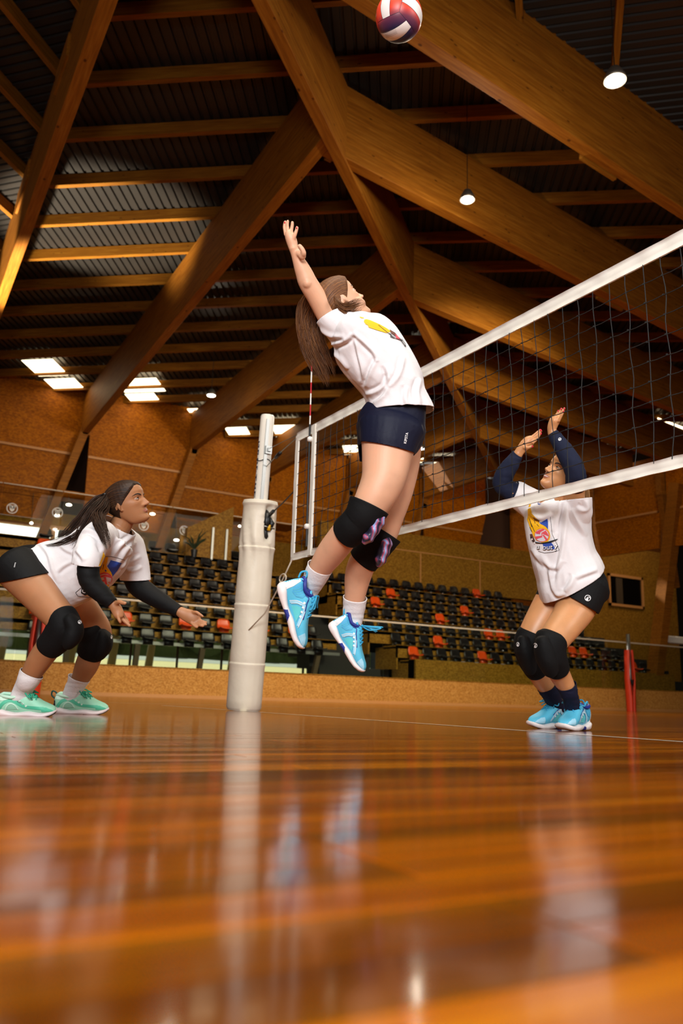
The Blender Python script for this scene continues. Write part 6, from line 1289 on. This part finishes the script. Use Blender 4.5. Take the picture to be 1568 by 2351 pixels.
# ================= blocking player behind the net =================
def blocker():
    D = 4.35
    P = empty('person', (0, 0, 0), 'woman blocking behind the net, both hands raised, navy arm sleeves, black shorts', 'person')
    mb = MB()
    limb(mb, R_([(1312, 1172, 27, 4.33), (1319, 1140, 23, 4.28), (1321, 1108, 21.5, 4.22), (1320, 1085, 20.5, 4.18), (1309, 1058, 20, 4.18), (1290, 1026, 16.5, 4.2), (1275, 1004, 12.5, 4.22), (1267, 992, 10.5, 4.225)], D), 4, 20)
    limb(mb, R_([(1268, 995, 10, 4.225, .9), (1267, 984, 10.5, 4.225, .95), (1270, 974, 11.5, 4.225, 1.1), (1274, 965, 11.5, 4.22, 1.2), (1278, 958, 8.5, 4.215, 1.2)], D), 4, 18)
    for pts, r0 in (([(1272, 963, 4.25), (1277, 954, 4.25), (1280, 948, 4.25), (1282, 943, 4.25)], .0082), ([(1277, 962, 4.23), (1282, 951, 4.23), (1286, 944, 4.228), (1289, 938, 4.226)], .0084), ([(1281, 963, 4.21), (1287, 951, 4.205), (1292, 943, 4.20), (1296, 937, 4.20)], .0082), ([(1282, 968, 4.195), (1287, 958, 4.185), (1291, 950, 4.18), (1294, 944, 4.18)], .0076), ([(1266, 985, 4.25), (1264, 976, 4.27), (1268, 967, 4.28), (1272, 960, 4.285)], .010)): finger(mb, pts, r0, .006)
    limb(mb, R_([(1236, 1156, 27, 4.46), (1205, 1142, 23, 4.52), (1172, 1126, 20.5, 4.55), (1154, 1112, 19.5, 4.56), (1158, 1090, 19.5, 4.55), (1172, 1068, 16.5, 4.53), (1184, 1050, 12, 4.52), (1191, 1040, 10.5, 4.51)], D), 4, 20)
    limb(mb, R_([(1189, 1042, 10, 4.51, .9), (1198, 1030, 11, 4.505, .9), (1207, 1020, 13, 4.50, .8), (1216, 1012, 12.5, 4.495, .8), (1222, 1007, 9, 4.49, .8)], D), 4, 18)
    for pts, r0 in (([(1217, 1006, 4.515), (1226, 999, 4.515), (1234, 992, 4.512), (1241, 987, 4.51)], .0082), ([(1220, 1010, 4.50), (1229, 1002, 4.495), (1236, 996, 4.492), (1243, 989, 4.49)], .0084), ([(1222, 1014, 4.48), (1230, 1007, 4.475), (1237, 1000, 4.47), (1242, 995, 4.47)], .0082), ([(1222, 1018, 4.465), (1229, 1012, 4.46), (1234, 1006, 4.458), (1238, 1001, 4.455)], .0075), ([(1203, 1028, 4.48), (1212, 1028, 4.46), (1218, 1026, 4.455), (1223, 1024.5, 4.45)], .0100)): finger(mb, pts, r0, .006)
    limb(mb, R_([(1335, 1352, 56, 4.36, 1.2), (1322, 1325, 54, 4.36, 1.25), (1304, 1280, 48, 4.37, .95), (1288, 1230, 50, 4.37, .9), (1280, 1190, 50, 4.38, .9), (1274, 1162, 42, 4.38, 1.0), (1272, 1145, 26, 4.38, 1.0)], D), 4, 26)
    limb(mb, R_([(1270, 1165, 27, 4.37), (1271, 1146, 22, 4.37), (1275, 1128, 21.5, 4.37), (1279, 1112, 22, 4.38)], D), 4, 20)
    Mh = head_frame(1266, 1131.7, 4.36, (-.85, -.53), (.53, -.85), .42, .2265); add_head(mb, Mh)
    nl = [(1338, 1345, 52, 4.32, 1.1), (1322, 1392, 46, 4.27, 1.05), (1303, 1425, 40, 4.21), (1281, 1455, 36, 4.16), (1264, 1482, 32, 4.13), (1264, 1506, 29, 4.13), (1276, 1532, 25, 4.16), (1289, 1556, 23, 4.20), (1300, 1575, 19.5, 4.22), (1308, 1596, 16, 4.25), (1313, 1616, 14, 4.275), (1316, 1634, 13, 4.29)]
    fl = [(1296, 1345, 50, 4.45), (1268, 1385, 42, 4.42), (1240, 1428, 36, 4.38), (1222, 1462, 33, 4.36), (1214, 1485, 31, 4.36), (1219, 1510, 28.5, 4.38), (1231, 1538, 24, 4.41), (1243, 1559, 22.5, 4.44), (1255, 1577, 20, 4.46), (1266, 1597, 16.5, 4.50), (1275, 1617, 14.5, 4.53), (1279, 1632, 13, 4.54)]
    limb(mb, R_(nl, D), 7, 44); limb(mb, R_(fl, D), 7, 44)
    me = smoothshade(remesh(mb, .0039, 9, 'body')); body = link('body', me, M['skin_block'], P)
    face_parts(Mh, body, body, M['brow'], (.9, .0, .55), True)
    hl = lambda t: np.interp(t, [0, .5, .9, 1.25, 1.55, 1.9, 2.4, PI], [.86, .84, .74, .60, .46, .33, .20, .16])
    hair_cap(Mh, M['hair_fair'], P, hl, .022)
    strands('ponytail', [[(1322, 1078, 4.46, .7), (1340, 1100, 4.52, .9), (1348, 1150, 4.54, .9), (1350, 1200, 4.54, .8), (1356, 1250, 4.53, .6), (1363, 1284, 4.52, .3)]], M['hair_fair'], P, 160, .024, .0016, 1, 4)
    # t-shirt
    br = R_([(1272, 1146, 34, 4.38, 1.2), (1277, 1164, 64, 4.37, 1.0), (1278, 1190, 72, 4.36, .95), (1284, 1235, 70, 4.35, .98), (1295, 1283, 70, 4.35, 1.05), (1309, 1320, 74, 4.35, 1.12), (1315, 1355, 74, 4.35, 1.12), (1318, 1392, 66, 4.35, 1.05)], D)
    sn = R_([(1292, 1200, 44, 4.33), (1318, 1182, 36, 4.28), (1326, 1158, 30, 4.25), (1327, 1140, 27, 4.23), (1327, 1120, 26, 4.22)], D); sf = R_([(1262, 1178, 36, 4.43), (1225, 1158, 34, 4.49), (1196, 1142, 31, 4.53), (1178, 1132, 29, 4.55), (1160, 1124, 28, 4.56)], D)
    shirt = garment('t_shirt', [(br, dict(n=5, seg=36, sq=2.2)), (sn, dict(n=5, seg=26)), (sf, dict(n=5, seg=26))], .0058, M['tshirt'], P, [(atd(1316, 1341, 4.35), pdir(.50, .86), .45), (atd(1326, 1145, 4.25), pdir(-.1, -1, 0), .105), (atd(1178, 1131, 4.55), pdir(-.92, -.40), .12), (atd(1270, 1148, 4.34), pdir(-.15, -1.0, -.15), .085)], 6, [(.010, 6, 2, pdir(.15, .98), 4.0), (.004, 15, 6, pdir(.3, .9), 3.0)], creases=(BLF, .012, 6.0))
    bv = bvh_of(shirt); z = lambda x, y: (1180+x/7.127, 1120+y/7.127)
    pr = [([z(*p) for p in [(262, 225), (275, 230), (278, 330), (300, 430), (350, 480), (400, 520), (420, 560), (415, 590), (480, 610), (550, 660), (590, 740), (595, 810), (560, 880), (460, 895), (370, 860), (320, 790), (270, 660), (235, 560), (215, 510), (225, 500), (245, 560), (232, 450), (232, 350), (245, 350), (250, 400)]], 0, 1), ([z(*p) for p in [(420, 575), (545, 500), (560, 560), (560, 680), (520, 630), (450, 600)]], 1, 2), ([z(*p) for p in [(310, 470), (360, 500), (420, 530), (410, 570), (380, 540), (345, 530)]], 5, 2), ([z(*p) for p in [(265, 760), (300, 750), (350, 860), (345, 900), (300, 870)]], 5, 2)]
    cx, cy = z(462, 775); pr += [(circ(cx, cy, 16.8, 15.4), 3, 3), (circ(cx, cy, 15.6, 14.2), 4, 4), ([(cx-14, cy-7), (cx-6, cy-12), (cx+4, cy-15), (cx+6, cy-12), (cx-3, cy-7), (cx-4, cy-2), (cx-7, cy-3), (cx-6, cy-8), (cx-13, cy-3)], 3, 5), ([(cx+0, cy-6), (cx+9, cy-11), (cx+14, cy-3), (cx+16, cy+3), (cx+9, cy-4), (cx+2, cy-3)], 3, 5), ([(cx-15, cy+3), (cx+0, cy+1), (cx+2, cy+4), (cx-12, cy+9)], 3, 5), ([(cx+1, cy-1), (cx+5, cy-1), (cx+14, cy+10), (cx+10, cy+13)], 3, 5), ([(cx-1, cy-6), (cx+1, cy-6), (cx+1, cy+1), (cx-1, cy+1)], 3, 5)]
    pr += [([z(*p) for p in [(345, 880), (450, 897), (560, 880), (640, 855), (712, 832), (690, 860), (600, 895), (480, 912), (370, 905)]], 2, 6), ([z(*p) for p in [(465, 900), (600, 880), (640, 930), (680, 1000), (560, 1015), (500, 1000)]], 1, 1), ([z(*p) for p in [(545, 505), (560, 470), (585, 440), (560, 500)]], 4, 2)]
    for i, (a_, b_) in enumerate((((255, 500), (300, 640)), ((275, 560), (345, 720)), ((330, 520), (350, 590)), ((380, 600), (410, 630)), ((265, 640), (300, 720)))): pr += strokes([z(*a_), z(*b_)], 1.1, 2, 3)
    pr += strokes([z(*p) for p in [(590, 470), (605, 560), (625, 760), (690, 900), (745, 1020), (640, 1050), (500, 1068), (400, 1035)]], .9, 2, 1)
    for t_, x_, y_, s_, k_ in (('u', 372, 1000, 15, 0), ('out', 470, 1012, 17, 0), ('?', 652, 1028, 21, 0)):
        for dx, dy, mi, lay, bo in ((.8, .8, 2, 6, .9), (0, 0, 6, 7, .15)): a_ = z(x_, y_); pr += text_polys(t_, (a_[0]+dx, a_[1]+dy), (.985, -.05), (.05, -1), s_, mi, lay, bo*.5)
    for i in range(4): a_ = z(278+18*i, 800+30*i); pr += [([a_, (a_[0]+2.2, a_[1]-1.5), (a_[0]+3.2, a_[1]+2.5), (a_[0]+1, a_[1]+4)], 6 if i % 2 else 2, 6)]
    lg = logo(z(418, 255)[0], z(418, 255)[1], 3.6, 0, .22, 1); decal('shirt_print', pr+lg, bv, PRINT, shirt)
    sb = R_([(1325, 1312, 46, 4.36, 1.05), (1333, 1338, 58, 4.36, 1.08), (1338, 1366, 59.5, 4.36, 1.1)], D); sl = R_([(1340, 1345, 55.5, 4.31, 1.1), (1330, 1378, 52, 4.28, 1.1), (1319, 1404, 48, 4.26, 1.1)], D); s2 = R_([(1296, 1345, 52, 4.45), (1279, 1372, 47, 4.43), (1266, 1395, 44, 4.42)], D)
    shorts = garment('shorts', [(sb, dict(n=5, seg=30)), (sl, dict(n=5, seg=28)), (s2, dict(n=5, seg=26))], .0058, M['blackcloth'], P, [(atd(1338, 1389, 4.25), pdir(-.50, .86), .135), (atd(1268, 1378, 4.43), pdir(-.35, .94), .105)], 9, [(.003, 6, 4, pdir(.95, .35), 5.0)])
    decal('shorts_emblem', logo(1349, 1373, 7.2, 0, .2, 6, 1.0), bvh_of(shorts), PRINT, shorts, .0015)
    sleeve_band('arm_sleeve', R_([(1322, 1118, 22.5, 4.24), (1322, 1098, 22.5, 4.2), (1320, 1083, 22, 4.18), (1309, 1058, 21.5, 4.18), (1290, 1026, 18, 4.2), (1275, 1004, 14, 4.22), (1268.5, 994, 12, 4.225)], D), M['navyknit'], P, .001, n=6, wr=.003)
    a2 = sleeve_band('arm_sleeve', R_([(1206, 1143, 22.5, 4.52), (1184, 1133, 22, 4.545), (1168, 1124, 21.5, 4.555), (1153, 1111, 21, 4.56), (1158, 1090, 20.5, 4.55), (1172, 1068, 18, 4.53), (1184, 1050, 14, 4.52), (1189.5, 1042.5, 12, 4.512)], D), M['navyknit'], P, .001, n=6, wr=.003)
    a1 = [o for o in P.children if o.name.startswith('arm_sleeve')][0]; decal('emblem', logo(1285, 1009, 3.4, .3), bvh_of(a1), PRINT, a1, .0025)
    def kneepad(rows, padrows, lg):
        mb2 = MB(); limb(mb2, rows, 5, 26, True, .003); limb(mb2, padrows, 4, 22); me2 = remesh(mb2, .0052, 16, 'knee_pad'); folds(me2, .003, 9, 2, pdir(.8, .4), 3); smoothshade(me2); o = link('knee_pad', me2, M['pad_black'], P)
        decal('emblem', lg, bvh_of(o), PRINT, o, .0012); return o
    kneepad(R_([(1266, 1467, 36, 4.14), (1263, 1484, 35, 4.13), (1266, 1506, 33, 4.13), (1276, 1528, 28, 4.15), (1281, 1538, 25.5, 4.16)], D), R_([(1246, 1470, 17, 4.10, 1.9), (1250, 1492, 24, 4.09, 1.4), (1256, 1516, 23, 4.09, 1.4), (1263, 1536, 18, 4.11, 1.6)], D), logo(1229.5, 1482, 5.6, -.3, .22, 6, .8))
    kneepad(R_([(1222, 1460, 34, 4.36), (1215, 1480, 33.5, 4.36), (1219, 1508, 31, 4.38), (1228, 1532, 26.5, 4.40), (1232, 1541, 24.5, 4.41)], D), R_([(1202, 1468, 14, 4.32, 2.0), (1204, 1490, 20, 4.31, 1.6), (1211, 1514, 19, 4.33, 1.6), (1216, 1532, 15, 4.35, 1.8)], D), logo(1189.5, 1479.5, 5, -.3, .22, 6, .7))
    sleeve_band('sock', R_([(1300, 1573.5, 22.1, 4.22), (1305, 1588, 19.6, 4.23), (1310, 1602, 17.6, 4.255), (1313, 1615, 17.2, 4.275, .85), (1316, 1634, 16, 4.29, .75)], D), M['sock_navy'], P, .001, n=8, wr=.004, seed=2)
    sleeve_band('sock', R_([(1255, 1576, 22.6, 4.46), (1263, 1591, 20.1, 4.47), (1270, 1605, 18, 4.51), (1275, 1617, 17.5, 4.53, .85), (1279, 1634, 16, 4.54, .75)], D), M['sock_navy'], P, .001, n=8, wr=.004, seed=3)
    # shoes: toes toward the net, near one turned to the camera
    def onfloor(px_, py_): g = atz(px_, py_, 0.002); return depth(g)
    zz = lambda x, y: (1170+x/7.127, 1430+y/7.127)
    dh = onfloor(1352, 1669.5); dt = onfloor(1268, 1679)
    def fl(px_, D_):
        y = 1670.0
        for _ in range(40): y += (onfloor(px_, y)-D_)*8
        return (px_, y)
    so, up, T = shoe(P, fl(1342, 4.40), fl(1286, 4.15), 4.40, 4.15, (0, -1, 0), .27, BLUE, .92, 7, st=1.2)
    blue_trim(so, up, T)
    so, up, T = shoe(P, fl(1303, 4.60), fl(1213, 4.41), 4.60, 4.41, (0, -1, 0), .27, BLUE, .92, 8, st=1.2)
    blue_trim(so, up, T)
    for (x, y, d) in ((1242, 988.5, 4.483), (1242, 995.5, 4.463), (1240.5, 987.5, 4.505), (1222.5, 1025, 4.443), (1295.5, 938, 4.195), (1288.5, 939, 4.22), (1281.5, 944, 4.245), (1293.5, 945, 4.174)):
        q = MB(); blob(q, x, y, d, .0056, .8, 1.2); q.obj('fingernail', M['nail_red'], body, True)
    settle(P, atz(1280, 1675, 0))
# ------------------------------------------------------------------ ball
def ball():
    D = 3.9; c = Vector(atd(916, 39, D)); r = 53.5/FP*D
    rm = Matrix((tuple(CR), tuple(CU), tuple(-CF))).transposed()    # columns: right, up, toward the camera
    d1 = Vector((-7, 35, 39)).normalized(); d2 = Vector((-20, 12.5, 47.5)).normalized(); ex = Matrix.Rotation(math.radians(25), 3, d2) @ d1.rotation_difference(d2).to_matrix(); tiltm = rm @ ex @ Matrix.Rotation(math.radians(-52), 3, 'Z') @ Matrix.Rotation(math.radians(-28), 3, 'X') @ Matrix.Rotation(math.radians(35), 3, 'Y')
    b = empty('volleyball', c, 'white, red and navy volleyball flying at the top edge of the picture', 'ball')
    q = MB(); n = 30; grads = []
    cm = [M_ball['white'], M_ball['red'], M_ball['fade']]
    for ax in range(3):
        for sg in (-1, 1):
            A = [Vector((0, 0, 0)) for _ in range(3)]; e = [Vector((1, 0, 0)), Vector((0, 1, 0)), Vector((0, 0, 1))]; nrm = e[ax]*sg; u = e[(ax+1) % 3]; v = e[(ax+2) % 3]
            for st in range(3):
                q = MB(); V = []; F = []; v0, v1 = -1+2*st/3+.012, -1+2*(st+1)/3-.012; m_ = 14; k_ = 7
                for i in range(m_+1):
                    for j in range(k_+1):
                        a = -1+.012+(2-.024)*i/m_; b_ = v0+(v1-v0)*j/k_; d = (nrm+u*math.tan(a*PI/4)+v*math.tan(b_*PI/4)).normalized(); ed = min(1, min(abs(i), m_-i)*.8+.0, min(j, k_-j)*1.0)
                        V.append(tiltm @ (d*(r*(1-.010*(1-ed)))))
                for i in range(m_):
                    for j in range(k_): F.append((i*(k_+1)+j, i*(k_+1)+j+1, (i+1)*(k_+1)+j+1, (i+1)*(k_+1)+j))
                q.add(V, F); mat = cm[0] if st == 1 else cm[2]
                o = q.obj('panel', mat, b, True); 
    core = MB(); core.lathe([(r*.985*math.sin(PI*i/16), -r*.985*math.cos(PI*i/16)) for i in range(1, 16)], 28); core.obj('bladder', M['navy_print'], b, True)
    bpy.context.view_layer.update(); bl = bvh_of(*[o for o in b.children if o.name.startswith('panel')])
    pr = []
    for i in range(5): pr += strokes([(881+i*1.4, 74+3.0*i), (894+1.2*i, 70.5+3.0*i), (908+i, 64+3.0*i)], .5, 0, 1)
    o = decal('small_print', pr, bl, [M['p_grey2']], None, .0008)
    if o: o.parent = b; o.matrix_parent_inverse = Matrix.Translation(-c)
    return b, c, r
M_ball = {}; M['p_grey2'] = plain('ball_small_print', '#8b8c94', .5)
M_ball['white'] = plain('ball_white', '#efe9e4', .42, bump=(500, .3, .001)); M_ball['red'] = plain('ball_red', '#e0401f', .42)
m, nt, b = newmat('ball_fade'); tc = N(nt, 'ShaderNodeTexCoord'); sp_ = N(nt, 'ShaderNodeSeparateXYZ'); nt.links.new(tc.outputs['Object'], sp_.inputs[0]); ma = N(nt, 'ShaderNodeMath', operation='MULTIPLY_ADD'); ma.inputs[1].default_value = 4.4; ma.inputs[2].default_value = .5; nt.links.new(sp_.outputs[2], ma.inputs[0]); r_ = ramp(nt, ma.outputs[0], [(.06, '#1a2048'), (.2, '#6a2f45'), (.34, '#e0432a'), (.9, '#e8502e')]); nt.links.new(r_.outputs[0], b.inputs['Base Color']); b.inputs['Roughness'].default_value = .42; M_ball['fade'] = m
spiker(); receiver(); blocker(); ball()
